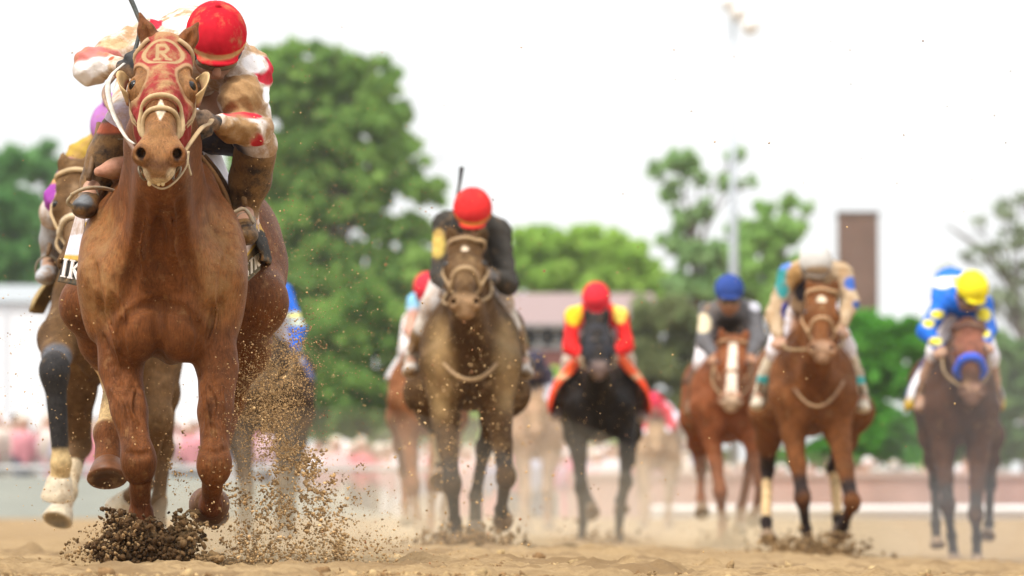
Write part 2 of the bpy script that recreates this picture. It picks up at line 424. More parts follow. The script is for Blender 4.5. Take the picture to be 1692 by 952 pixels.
# white rails
def rail(x0, x1, D, zt, label, step=2.2, z0=0.0, solid=False):
    rt = root('rail_fence', ((x0 + x1) / 2, D, z0), label, 'fence'); wc_ = (.78, .78, .78) if solid else (.42, .41, .40)
    g = Geo(); p = [(x, D, zt) for x in np.linspace(x0, x1, 12)]; V, F = tube_geo(p, .06, 10); g.add(V, F, wc_); g.obj('top_rail', M['paint'], rt, True)
    if solid:
        g = Geo(); g.box((x0, D + .08, z0), (x1, D + .14, zt - .07), (.74, .75, .77)); g.obj('board', M['paint'], rt)
    n = int((x1 - x0) / step)
    for i in range(n + 1):
        x = x0 + .1 + i * step; V, F = tube_geo([(x, D + .03, z0 - .3), (x, D, z0 + .2), (x, D - .0, zt - .03)], .03, 8)
        mesh_obj('post', V, F, M['paint'], rt, np.tile(np.array((.76, .76, .76, 0)), (len(V), 1)))
rail(2.2, 14, 90, .27, 'low white track rail in front of the brick wall', z0=-.12, solid=True)
rail(-26, -1.0, 100.6, 1.0, 'white rail along the crowd above the grey embankment', z0=.6, solid=False)
# low brick wall
wt_ = root('brick_wall', (9, 97, 0), 'long low red brick wall behind the white track rail', 'wall')
g = Geo(); g.box((1.0, 97, -.3), (24, 97.35, .82), (.4, .2, .16)); g.obj('wall', M['wallb'], wt_)
g = Geo(); g.box((.95, 96.95, .822), (24, 97.4, .90), (.45, .33, .29)); g.obj('coping', M['paint'], wt_)
# crowd: small standing figures behind the rail, far away and out of focus
def figure(c, shirt, pants, skin, hair, yaw, hgt):
    g_ = []
    pr = [(ell((0, 0, 1.62), (.085, .10, .12)), skin), (ell((0, .02, 1.66), (.09, .105, .10)), hair), (cone((0, 0, 1.42), (0, 0, 1.55), .06, .05), skin),
          (cone((0, 0, 1.28), (0, 0, .98), .19, .16), shirt), (cone((-.18, 0, 1.38), (-.26, -.08, 1.02), .06, .045), shirt), (cone((.18, 0, 1.38), (.26, -.08, 1.02), .06, .045), shirt),
          (cone((-.09, 0, .95), (-.11, 0, .08), .10, .06), pants), (cone((.09, 0, .95), (.11, 0, .08), .10, .06), pants)]
    return pr
def crowd(name, xs_, D, z, label, n, seed):
    r = np.random.default_rng(seed); rad = []
    shirts = [(.62, .56, .56), (.6, .25, .28), (.55, .14, .17), (.62, .42, .45), (.35, .36, .46), (.66, .62, .64), (.2, .2, .3), (.6, .38, .38), (.6, .52, .45), (.45, .45, .58), (.6, .18, .28)]
    Vs, Fs, Cs, nn = [], [], [], 0
    f = figure(0, 's', 'p', 'k', 'h', 0, 1); V, F = field_for([(q[0], .03) for q in f], .045).mesh()
    dist = np.stack([sd(q[0], V[:, 0], V[:, 1], V[:, 2]) for q in f], 1); lab = dist.argmin(1)
    for i in range(n):
        x = r.uniform(*xs_); y = D + r.uniform(0, 9); s = r.uniform(.92, 1.08); a = r.uniform(-1, 1); c, s_ = math.cos(a), math.sin(a)
        cols = {'s': shirts[r.integers(len(shirts))], 'p': [(.08, .09, .14), (.6, .57, .5), (.7, .3, .35), (.7, .68, .7)][r.integers(4)], 'k': (.5, .3, .22), 'h': [(.08, .05, .03), (.6, .55, .45), (.75, .7, .7)][r.integers(3)]}
        cc = np.array([cols[q[1]] for q in f])[lab]
        W_ = V * s; W_ = np.stack([W_[:, 0] * c - W_[:, 1] * s_ + x, W_[:, 0] * s_ + W_[:, 1] * c + y, W_[:, 2] + z], 1)
        Vs.append(W_); Fs.append(F + nn); Cs.append(cc); nn += len(V)
    o = mesh_obj(name, np.vstack(Vs), np.vstack(Fs), M['cloth'], None, np.vstack(Cs)); tag(o, label, 'crowd', kind='stuff')
crowd('crowd', (-20, -4.4), 101.5, .18, 'far-off mass of racegoers in pink red and white before the white marquee', 340, 5)
crowd('crowd', (-4.4, 3.2), 101.5, -.30, 'dimmer far-off racegoers between the leader and the black horse', 130, 8)
crowd('crowd', (3.2, 9), 101.5, -.65, 'far-off racegoers seen above the low brick wall', 60, 6)
# ---- buildings
def building(label, x0, x1, D, z0, z1, col, dep=10, roof=None, wins=None, mat=None, cat='building'):
    rt = root('building', ((x0 + x1) / 2, D, z0), label, cat)
    g = Geo(); g.box((x0, D, z0), (x1, D + dep, z1), col); g.obj('wall', mat or M['paint'], rt)
    if roof:
        rh, rc, ov, tp = roof; g = Geo(); a, b = (x0 - ov, x1 + ov), (D - ov, D + dep + ov)
        g.add([(a[0], b[0], z1 + .01), (a[1], b[0], z1 + .01), (a[1], b[1], z1 + .01), (a[0], b[1], z1 + .01),
               (a[0] + tp, (b[0] + b[1]) / 2 - .5, z1 + rh), (a[1] - tp, (b[0] + b[1]) / 2 - .5, z1 + rh), (a[1] - tp, (b[0] + b[1]) / 2 + .5, z1 + rh), (a[0] + tp, (b[0] + b[1]) / 2 + .5, z1 + rh)],
              [(3, 2, 1, 0), (0, 1, 5, 4), (1, 2, 6, 5), (2, 3, 7, 6), (3, 0, 4, 7), (4, 5, 6, 7)], rc); g.obj('roof', M['paint'], rt)
    for (wx, wz, ww, wh, wc) in wins or []:
        g = Geo(); g.box((wx - ww / 2, D - .05, wz - wh / 2), (wx + ww / 2, D - .003, wz + wh / 2), (.6, .6, .6)); w_ = g.obj('window', M['paint'], rt)
        g = Geo(); g.box((wx - ww / 2 + .08, D - .07, wz - wh / 2 + .08), (wx + ww / 2 - .08, D - .052, wz + wh / 2 - .08), wc); w2 = g.obj('pane', M['paint'], rt)
        w2.parent = w_
    return rt
D = 115.0
rt = building('long white marquee behind the crowd', (-420 - CX) * D / FPX, (372 - CX) * D / FPX, D, .2, at(0, 500, D)[2], (.80, .80, .82), 8, roof=(.5, (.30, .32, .33), .12, .3))
g = Geo()
for px in range(-400, 372, 68):
    x = (px - CX) * D / FPX; g.box((x - .04, D - .06, .2), (x + .04, D - .004, at(0, 502, D)[2]), (.66, .67, .70))
g.obj('frame', M['paint'], rt)
D = 140.0; X_ = lambda px: (px - CX) * D / FPX; Z_ = lambda py: CAMH - (py - HY) * D / FPX
rt = building('low building with a pale pinkish roof and a dull red lower wall', X_(835), X_(1075), D, 0, Z_(538), (.50, .50, .50), 9, roof=(.95, (.25, .165, .155), .35, .2),
         wins=[(X_(p), Z_(556), .75, .42, (.12, .13, .15)) for p in (860, 890, 920, 950, 1050, 1068)])
g = Geo(); g.box((X_(834), D - .12, 0), (X_(1076), D - .08, Z_(578)), (.22, .085, .075)); g.obj('lower_wall', M['paint'], rt)
g = Geo(); g.box((X_(830), D - .5, Z_(542)), (X_(1080), D - .1, Z_(536)), (.25, .24, .24)); g.obj('gutter', M['paint'], rt)
# chimney
D = 190.0; rt = root('chimney', (X_(1417), D, 0), 'tall square brown brick chimney behind the green hedge', 'chimney')
g = Geo()
zs = [(0, 33.5), (Z_(360), 32.0), (Z_(359.5), 33.5), (Z_(354), 33.5)]; hw = lambda p: p * D / FPX
r0 = [(-1, -1), (1, -1), (1, 1), (-1, 1)]; V = []; F = []
for z, p in zs:
    for a, b in r0: V.append((X_(1417) + a * hw(p), D + b * hw(p), z))
for k in range(3):
    for i in range(4): F.append((k * 4 + i, k * 4 + (i + 1) % 4, k * 4 + 4 + (i + 1) % 4, k * 4 + 4 + i))
g.add(V, F); g.add([V[12], V[13], V[14], V[15]], [(0, 1, 2, 3)]); g.obj('stack', M['chim'], rt)
g = Geo(); p = hw(34.5); g.box((X_(1417) - p, D - p, Z_(354) + .002), (X_(1417) + p, D + p, Z_(351)), (.10, .07, .07)); g.obj('cap', M['paint'], rt)
# floodlight pole
D = 150.0; rt = root('light_pole', (X_(1212), D, 0), 'tall slender grey floodlight pole rising above the sparse tree', 'light pole')
V, F = tube_geo([(X_(1213), D, 0), (X_(1212), D, Z_(400)), (X_(1211), D, Z_(8))], [.15, .11, .045], 12); mesh_obj('pole', V, F, M['paint'], rt, np.tile(np.array((.46, .50, .55, 0)), (len(V), 1)))
g = Geo(); g.box((X_(1196), D - .05, Z_(9)), (X_(1250), D + .05, Z_(5)), (.7, .72, .74)); g.obj('crossarm', M['paint'], rt)
for px, py in ((1203, -2), (1235, 36), (1215, 14)):
    V, F = field_for([(cone((X_(px), D, Z_(py)), (X_(px) + .05, D - .35, Z_(py) - .12), .16, .26), .02)], .05).mesh(); mesh_obj('floodlight', V, F, M['paint'], rt, np.tile(np.array((.80, .77, .74, 0)), (len(V), 1)))
# ---- trees and bushes
def leafmat(name):
    m, t, bs = newmat(name); at_ = nd(t, 'ShaderNodeAttribute', attribute_name='Col'); t.links.new(at_.outputs[0], bs.inputs['Base Color'])
    bs.inputs['Roughness'].default_value = .8; bs.inputs['Specular IOR Level'].default_value = .05
    tr = nd(t, 'ShaderNodeBsdfTranslucent'); t.links.new(at_.outputs[0], tr.inputs[0]); ms = nd(t, 'ShaderNodeMixShader'); ms.inputs[0].default_value = .5
    out = t.nodes['Material Output']; t.links.new(bs.outputs[0], ms.inputs[1]); t.links.new(tr.outputs[0], ms.inputs[2]); t.links.new(ms.outputs[0], out.inputs[0]); return m
M['leaf'] = leafmat('foliage')
M['bark'] = surf('bark', None, rough=.9, var=.3, nscale=6, bumps=(20, .6, .03))
def leaves(name, D, blobs, n, size, cols, parent=None, seed=1, depth=.8, shell=.35):
    """blobs (px, py, rpx[, squash]) give the clumps of the crown; leaf faces fill them, thicker towards the rim"""
    r = np.random.default_rng(seed); s = D / FPX; B = np.array([(b[0], b[1], b[2], b[3] if len(b) > 3 else .8) for b in blobs], float)
    sub = []
    for b in B:   # each clump breaks into smaller tufts
        nt = max(5, int(b[2] * .5)); d = r.normal(size=(nt, 3)); d /= np.linalg.norm(d, axis=1)[:, None]; rad = b[2] * r.uniform(.25, 1.0, nt) ** .6
        for k in range(nt): sub.append((b[0] + d[k, 0] * rad[k], d[k, 1] * rad[k] * depth, b[1] + d[k, 2] * rad[k] * b[3], b[2] * r.uniform(.18, .42), r.random()))
    S = np.array(sub); w = S[:, 3] ** 2; idx = r.choice(len(S), n, p=w / w.sum())
    d = r.normal(size=(n, 3)); d /= np.linalg.norm(d, axis=1)[:, None]; rad = S[idx, 3] * r.uniform(.2, 1.1, n) ** .5
    x = (S[idx, 0] + d[:, 0] * rad - CX) * s; y = D + (S[idx, 1] + d[:, 1] * rad) * s; z = CAMH - (S[idx, 2] + d[:, 2] * rad * .8 - HY) * s
    c = np.stack([x, y, np.maximum(z, .3)], 1); a = r.normal(size=(n, 3)) + d * .8; a /= np.linalg.norm(a, axis=1)[:, None]
    t = np.cross(a, r.normal(size=(n, 3))); t /= np.linalg.norm(t, axis=1)[:, None]; b_ = np.cross(a, t); sz_ = size * r.uniform(.6, 1.3, n)
    t *= sz_[:, None]; b_ *= (sz_ * .6)[:, None]
    V = np.stack([c - t, c - b_, c + t, c + b_], 1).reshape(-1, 3); F = np.arange(4 * n).reshape(n, 4)
    cols = np.array(cols); f = np.clip(S[idx, 4] * .6 + r.random(n) * .4, 0, 1) * (len(cols) - 1); i0 = np.minimum(f.astype(int), len(cols) - 2); fr = (f - i0)[:, None]
    C = (cols[i0] * (1 - fr) + cols[i0 + 1] * fr) * r.uniform(.8, 1.2, n)[:, None]
    return mesh_obj(name, V, F, M['leaf'], parent, np.repeat(C, 4, 0), smoothsh=False)
def tree(name, label, cat, D, trunk, blobs, n, size, cols, seed=1, bark=(.10, .075, .055), tr=.25, group=None, limbs=True, **k):
    s = D / FPX; bx = (trunk[0][0] - CX) * s; rt = root(name, (bx, D, 0), label, cat, group)
    g = Geo(); pts = [((p[0] - CX) * s, D, CAMH - (p[1] - HY) * s) for p in trunk]; pts[0] = (pts[0][0], D, -.1)
    V, F = tube_geo(catmull(pts, 5), [tr * 1.4, tr, tr * .12], 10); g.add(V, F, (*bark, .1)); r = np.random.default_rng(seed)
    if limbs:
        for b in blobs:
            e = np.array(((b[0] - CX) * s, D + r.uniform(-.5, .5) * b[2] * s, CAMH - (b[1] - HY) * s)); i = r.integers(len(pts) // 2, len(pts)); p0 = np.array(pts[i])
            cand = [np.array(q) for q in catmull(pts, 5) if q[2] < e[2]] or [np.array(pts[0])]; p0 = min(cand, key=lambda q: abs(np.linalg.norm(e - q) - 2.5))
            m = (p0 + e) / 2 + np.array([0, 0, .3]); V, F = tube_geo(catmull([p0, m, e], 4), [tr * .42, tr * .22, tr * .08], 6); g.add(V, F, (*bark, .1))
            for q in range(5):
                e2 = e + r.normal(size=3) * b[2] * s * .55; V, F = tube_geo([e * .6 + m * .4, e2], [tr * .1, .012], 5); g.add(V, F, (*bark, .1))
    g.obj('trunk', M['bark'], rt, True)
    leaves('crown', D, blobs, n, size, cols, rt, seed, **k)
    return rt
dk = [(.14, .26, .07), (.21, .36, .09), (.28, .45, .11), (.37, .55, .14)]
lt = [(.30, .50, .10), (.42, .62, .13), (.52, .72, .18)]
pale = [(.10, .15, .09), (.15, .22, .12), (.22, .30, .16)]
ol = [(.13, .17, .07), (.20, .24, .10), (.27, .30, .14)]
tree('tree', 'largest tree, dense dark green, rising between the leading rider and the second', 'tree', 150, [(560, 850), (560, 700), (552, 520), (540, 330), (520, 180)],
     [(470, 120, 60), (440, 170, 55), (545, 110, 48), (515, 170, 60), (612, 140, 48), (645, 185, 42), (590, 215, 70), (500, 260, 75), (440, 270, 60), (655, 255, 48), (690, 300, 40), (625, 305, 60),
      (560, 335, 60), (715, 320, 26), (480, 370, 70), (430, 410, 60), (640, 375, 42), (690, 385, 40), (520, 440, 70), (450, 500, 70), (590, 440, 48), (660, 450, 60), (560, 530, 70), (480, 560, 60), (640, 540, 50), (700, 480, 40)],
     26000, .19, dk, 3, tr=.4)
tree('bush', 'broad light green bush below the largest tree', 'bush', 128, [(600, 850), (600, 760), (595, 650)],
     [(560, 560, 60), (620, 500, 55), (655, 560, 50), (590, 640, 70), (660, 650, 55), (540, 680, 60), (610, 720, 55), (680, 720, 40), (500, 620, 50)], 12000, .14, [(.13, .25, .06), (.20, .35, .08), (.30, .47, .11)], 4, tr=.12)
tree('tree', 'hazy green tree at the far left beyond the rear purple-capped rider', 'tree', 170, [(30, 850), (28, 600), (22, 400)],
     [(15, 280, 42), (5, 340, 50), (40, 380, 55), (20, 440, 60), (60, 470, 45), (75, 420, 30), (5, 500, 50), (60, 530, 40)], 9000, .2, [(.10, .26, .08), (.16, .34, .11), (.22, .42, .15)], 5)
tree('tree', 'hazy green tree behind the head of the brown horse at left', 'tree', 180, [(110, 850), (105, 600), (85, 400)],
     [(68, 262, 34), (85, 300, 34), (55, 330, 24), (100, 345, 30), (120, 400, 45), (110, 460, 50), (160, 430, 50), (160, 350, 40)], 7000, .2, [(.12, .27, .10), (.18, .36, .13), (.25, .44, .18)], 6)
tree('tree', 'yellow-green round-topped tree above the pinkish roof', 'tree', 165, [(950, 850), (948, 650), (945, 520)],
     [(880, 405, 34), (915, 400, 36), (965, 405, 36), (1005, 405, 34), (1045, 425, 34), (1075, 450, 28), (855, 440, 34), (900, 455, 50), (960, 455, 55), (1020, 465, 50), (840, 475, 30), (1070, 480, 30)], 16000, .17, lt, 7, tr=.2)
tree('tree', 'sparse tall pale green tree around the floodlight pole', 'tree', 155, [(1165, 850), (1160, 650), (1150, 480), (1135, 330)],
     [(1085, 278, 22), (1120, 268, 26), (1155, 285, 24), (1110, 315, 24), (1215, 262, 20), (1200, 300, 18), (1235, 300, 14), (1130, 360, 26), (1110, 400, 26), (1170, 345, 18), (1150, 420, 34), (1215, 370, 22), (1195, 420, 32), (1130, 470, 36), (1185, 480, 40)],
     7500, .13, [(.28, .46, .20), (.38, .56, .25), (.46, .64, .3)], 8, tr=.17)
tree('tree', 'loose light green tree between the floodlight pole and the chimney', 'tree', 152, [(1275, 850), (1275, 650), (1270, 480)],
     [(1265, 350, 24), (1305, 335, 20), (1335, 342, 14), (1250, 385, 30), (1290, 380, 34), (1320, 370, 16), (1240, 430, 38), (1290, 430, 40), (1320, 450, 30), (1230, 480, 40), (1280, 490, 46), (1335, 490, 26)], 9000, .13, [(.28, .48, .14), (.38, .60, .18), (.46, .68, .22)], 9, tr=.15)
tree('bush', 'dark olive scrub right of the black horse', 'bush', 132, [(1110, 850), (1110, 760), (1110, 650)],
     [(1070, 530, 40), (1120, 520, 40), (1165, 540, 36), (1060, 590, 50), (1120, 600, 55), (1180, 610, 45), (1060, 670, 50), (1120, 690, 55), (1185, 690, 45), (1100, 740, 40), (1160, 750, 40)], 15000, .15, ol + [(.20, .30, .12)], 10, tr=.1)
tree('hedge', 'bright green clipped hedge below the chimney', 'hedge', 112, [(1450, 850), (1450, 780), (1450, 700)],
     [(1395, 560, 44), (1440, 552, 44), (1490, 560, 42), (1530, 572, 38), (1340, 580, 40), (1400, 620, 48), (1460, 625, 50), (1520, 640, 46), (1400, 690, 48), (1460, 700, 50), (1520, 710, 46), (1350, 680, 40), (1430, 745, 44), (1500, 750, 44), (1280, 600, 40), (1280, 680, 40), (1300, 740, 40), (1370, 750, 40)],
     30000, .11, [(.08, .28, .04), (.12, .38, .05), (.18, .48, .08)], 11, tr=.08, limbs=False)
tree('bush', 'dull green bushes behind the right-hand rider in yellow and blue', 'bush', 118, [(1610, 850), (1610, 760), (1610, 700)],
     [(1545, 610, 44), (1555, 680, 50), (1545, 740, 44), (1600, 640, 55), (1660, 640, 50), (1600, 700, 55), (1560, 600, 44), (1610, 580, 44), (1665, 590, 44), (1580, 660, 48), (1640, 670, 50), (1690, 650, 40), (1570, 730, 44), (1630, 735, 44), (1690, 730, 44)], 16000, .13, [(.13, .25, .08), (.19, .32, .11), (.25, .4, .15)], 12, tr=.1)
tree('bush', 'green bush under the pinkish-roofed building', 'bush', 125, [(880, 850), (880, 780), (880, 720)],
     [(900, 640, 36), (860, 660, 40), (940, 670, 40), (980, 700, 40), (900, 710, 44), (1020, 720, 40), (840, 720, 40), (800, 690, 50), (740, 680, 50), (760, 740, 40)], 9000, .12, lt, 13, tr=.08)
rt = tree('tree', 'half-bare tree with a dark slanting limb at the far right', 'tree', 145, [(1700, 850), (1690, 620), (1680, 500), (1640, 430), (1590, 390), (1560, 370)],
     [(1660, 345, 26), (1685, 390, 30), (1620, 420, 26), (1680, 450, 34), (1600, 480, 30), (1650, 500, 34), (1690, 330, 20), (1570, 450, 16), (1700, 520, 40), (1640, 560, 30), (1615, 370, 14), (1590, 420, 12), (1650, 400, 18)], 2300, .10, [(.26, .32, .22), (.34, .41, .28), (.42, .48, .34)], 14, tr=.11, bark=(.13, .11, .10))
for k, (px, py, r_) in enumerate(((1455, 778, 16), (1488, 775, 14), (1240, 790, 26), (1552, 776, 13), (1650, 778, 14))):
    D = 98.5; rt = root('flowering_shrub', at(px, 800, D), ('white flowering shrub on the wall top below the hedge', 'smaller white flowering shrub just right of the one below the hedge', 'large white flowering shrub seen between the two right-centre horses',
        'white flowering shrub left of the right-hand horse', 'white flowering shrub right of the right-hand horse')[k], 'shrub')
    leaves('flowers', D, [(px, py, r_, .6), (px + r_ * .8, py + 3, r_ * .7, .6)], 700, .045, [(.5, .5, .46), (.75, .73, .70), (.8, .8, .8)], rt, 30 + k)
# ================================================================== HORSES AND RIDERS
def norm(v): v = np.array(v, float); return v / np.linalg.norm(v)
cam_o = np.array([0, 0, CAMH])
class HeadFrame:
    def __init__(s, A, B, roll=0.0):
        s.A = np.array(A); d = np.array(B) - s.A; s.L = np.linalg.norm(d); s.u = d / s.L; s.hs = s.L / .55
        r = np.array([math.cos(roll), 0, math.sin(roll)]); r = norm(r - s.u * (r @ s.u)); s.r = r; s.n = np.cross(s.r, s.u)
        if s.n[1] > 0: s.n = -s.n
        s.rot = np.array([s.r, s.u, s.n])
    def __call__(s, a, b, c): return s.A + (a * s.r + b * s.u + c * s.n) * s.hs
    def e(s, c, r): return ell(s(*c), np.array(r) * s.hs, s.rot)
    def c(s, a, b, ra, rb): return cone(s(*a), s(*b), ra * s.hs, rb * s.hs)
    def loc(s, V): return (V - s.A) @ s.rot.T / s.hs
def head_prims(H, chin=None, mouth_open=0.0, ears=None, jaw_w=1.0):
    q = [(H.e((0, .03, -.07), (.082, .10, .085)), .03), (H.e((0, .16, -.06), (.088, .13, .062)), .03),
         (H.e((0, .20, -.15), (.085, .13, .12)), .04)]
    for sx in (-1, 1):
        q += [(H.e((sx * .084, .205, -.055), (.036, .052, .038)), .02),
              (H.e((sx * .058 * jaw_w, .21, -.17), (.038, .11, .10)), .04),
              (H.c((sx * .085, .24, -.085), (sx * .045, .38, -.088), .022, .014), .025),
              (H.e((sx * .072, .10, -.04), (.02, .05, .02)), .03)]
    q += [(H.c((0, .20, -.055), (0, .50, -.062), .066, .047), .03),
          (H.c((-.012, .2, -.025), (-.01, .46, -.028), .04, .028), .03), (H.c((.012, .2, -.025), (.01, .46, -.028), .04, .028), .03),
          (H.e((0, .525, -.075), (.060, .058, .058)), .03)]
    for sx in (-1, 1):
        q += [(H.c((sx * .040, .47, -.060), (sx * .056, .550, -.044), .026, .038), .018)]
    q += [(H.e((0, .572, -.095), (.050, .030, .036)), .02),
          (H.c((0, .25, -.2), (0, .47, -.155 - mouth_open * .4), .055, .034), .05)]
    if chin is None: chin = H(0, .525, -.165 - mouth_open)
    q += [(cone(H(0, .43, -.16 - mouth_open * .5), chin, .034 * H.hs, .034 * H.hs), .03)]
    for sx in (-1, 1):   # nostrils and eye sockets, hollowed out
        q += [(H.c((sx * .050, .528, -.048), (sx * .064, .575, -.018), .011, .017), .012, '-'),
              (H.e((sx * .110, .205, -.030), (.018, .024, .018)), .012, '-')]
    q += [(H.c((-.04, .56, -.125 - mouth_open * .4), (.04, .56, -.125 - mouth_open * .4), .006 + mouth_open * .3, .006 + mouth_open * .3), .012, '-')]
    for i, sx in enumerate((-1, 1)):   # ears
        if ears: tip, base = ears[i]; tip = np.array(tip); base = np.array(base)
        else: tip = H(sx * .085, -.13, .03); base = H(sx * .058, .02, -.03)
        mid = base + (tip - base) * .45; ax = norm(tip - base); f = norm(np.array([sx * .35, -1, .1]))
        q += [(cone(base, mid, .034 * H.hs, .031 * H.hs), .02), (cone(mid, tip, .028 * H.hs, .005), .015),
              (cone(base + f * .034 + (tip - base) * .18, mid + f * .030 + (tip - base) * .25, .016, .010), .01, '-')]
    return q
def march(prims, o, d, t0=.45, steps=28):
    """from o + t0*d inwards towards o until the surface"""
    o = np.atleast_2d(o); d = np.atleast_2d(d); t = np.full(len(d), t0)
    for _ in range(steps): t = np.maximum(t - np.clip(evalp(prims, o + d * t[:, None]), -.01, .1) * .8, .005)
    return o + d * t[:, None]
def head_ring(H, prims, bf, th, c0=-.09, off=.004):
    th = np.array(th); b = np.array([bf(t) for t in th])
    o = np.array([H(0, x, c0) for x in b]); d = np.cos(th)[:, None] * H.n + np.sin(th)[:, None] * H.r
    return march(prims, o, d, .3) + d * off
def hoof(par, c, d, fwd, s=1.0, col=(.14, .10, .07, .5), name='hoof'):
    """hoof from the coronet at c along d (towards the sole), toe pointing fwd"""
    d = norm(d); f = norm(np.array(fwd) - d * (np.array(fwd) @ d)); r = np.cross(f, d); V = []; F = []; n = 22
    rows = [(0, .040, 0), (.010, .046, .004), (.045, .055, .018), (.078, .063, .030), (.083, .060, .030), (.083, .045, .028), (.070, .03, .02), (.068, .002, .02)]
    for (z, rr, o) in rows:
        for i in range(n):
            a = 2 * math.pi * i / n; ca = math.cos(a); k = rr * (1.12 if ca > 0 else .92)
            V.append(np.array(c) + s * (d * z + f * (o + k * ca) + r * rr * math.sin(a)))
    for j in range(len(rows) - 1):
        for i in range(n): F.append((j * n + i, j * n + (i + 1) % n, (j + 1) * n + (i + 1) % n, (j + 1) * n + i))
    F.append(tuple((len(rows) - 1) * n + i for i in range(n))); F.append(tuple(range(n))[::-1])
    C = np.tile(np.array(col), (len(V), 1)); C[3 * n:5 * n, :3] *= 1.3; C[5 * n:, :3] *= .55
    return mesh_obj(name, V, F, M['hoof'], par, C)
def grid_sheet(name, G, mat, par, colf, thick=.008):
    """a cloth sheet from an (m, n, 3) grid, with thickness"""
    m, n, _ = G.shape; du = np.gradient(G, axis=0); dv = np.gradient(G, axis=1); N = np.cross(du, dv)
    N /= np.linalg.norm(N, axis=2)[..., None] + 1e-9
    A = G.reshape(-1, 3); B = (G - N * thick).reshape(-1, 3); F = []; k = m * n
    for i in range(m - 1):
        for j in range(n - 1):
            q = (i * n + j, (i + 1) * n + j, (i + 1) * n + j + 1, i * n + j + 1); F.append(q); F.append(tuple(x + k for x in q[::-1]))
    edge = [i * n for i in range(m)] + [(m - 1) * n + j for j in range(1, n)] + [i * n + n - 1 for i in range(m - 2, -1, -1)] + [j for j in range(n - 2, 0, -1)]
    for a, b in zip(edge, edge[1:] + edge[:1]): F.append((b, a, a + k, b + k))
    V = np.vstack([A, B]); uv = np.stack(np.meshgrid(np.linspace(0, 1, m), np.linspace(0, 1, n), indexing='ij'), -1).reshape(-1, 2)
    C = np.array([colf(u, v) for u, v in uv]); C = np.vstack([C, C])
    return mesh_obj(name, V, F, mat, par, C)
def drape(prims, X, z0, ys, ths, off, flare=0.0):
    ys = np.array(ys); G = np.zeros((len(ys), len(ths), 3))
    for i, y in enumerate(ys):
        th = np.array(ths); o = np.tile(np.array([X, y, z0]), (len(th), 1))
        d = np.stack([np.sin(th), 0 * th, np.cos(th)], 1); p = march(prims, o, d, .65)
        k = off + flare * smooth(1.0, 2.0, np.abs(th))
        G[i] = p + d * (k[:, None] if np.ndim(k) else k)
    return G
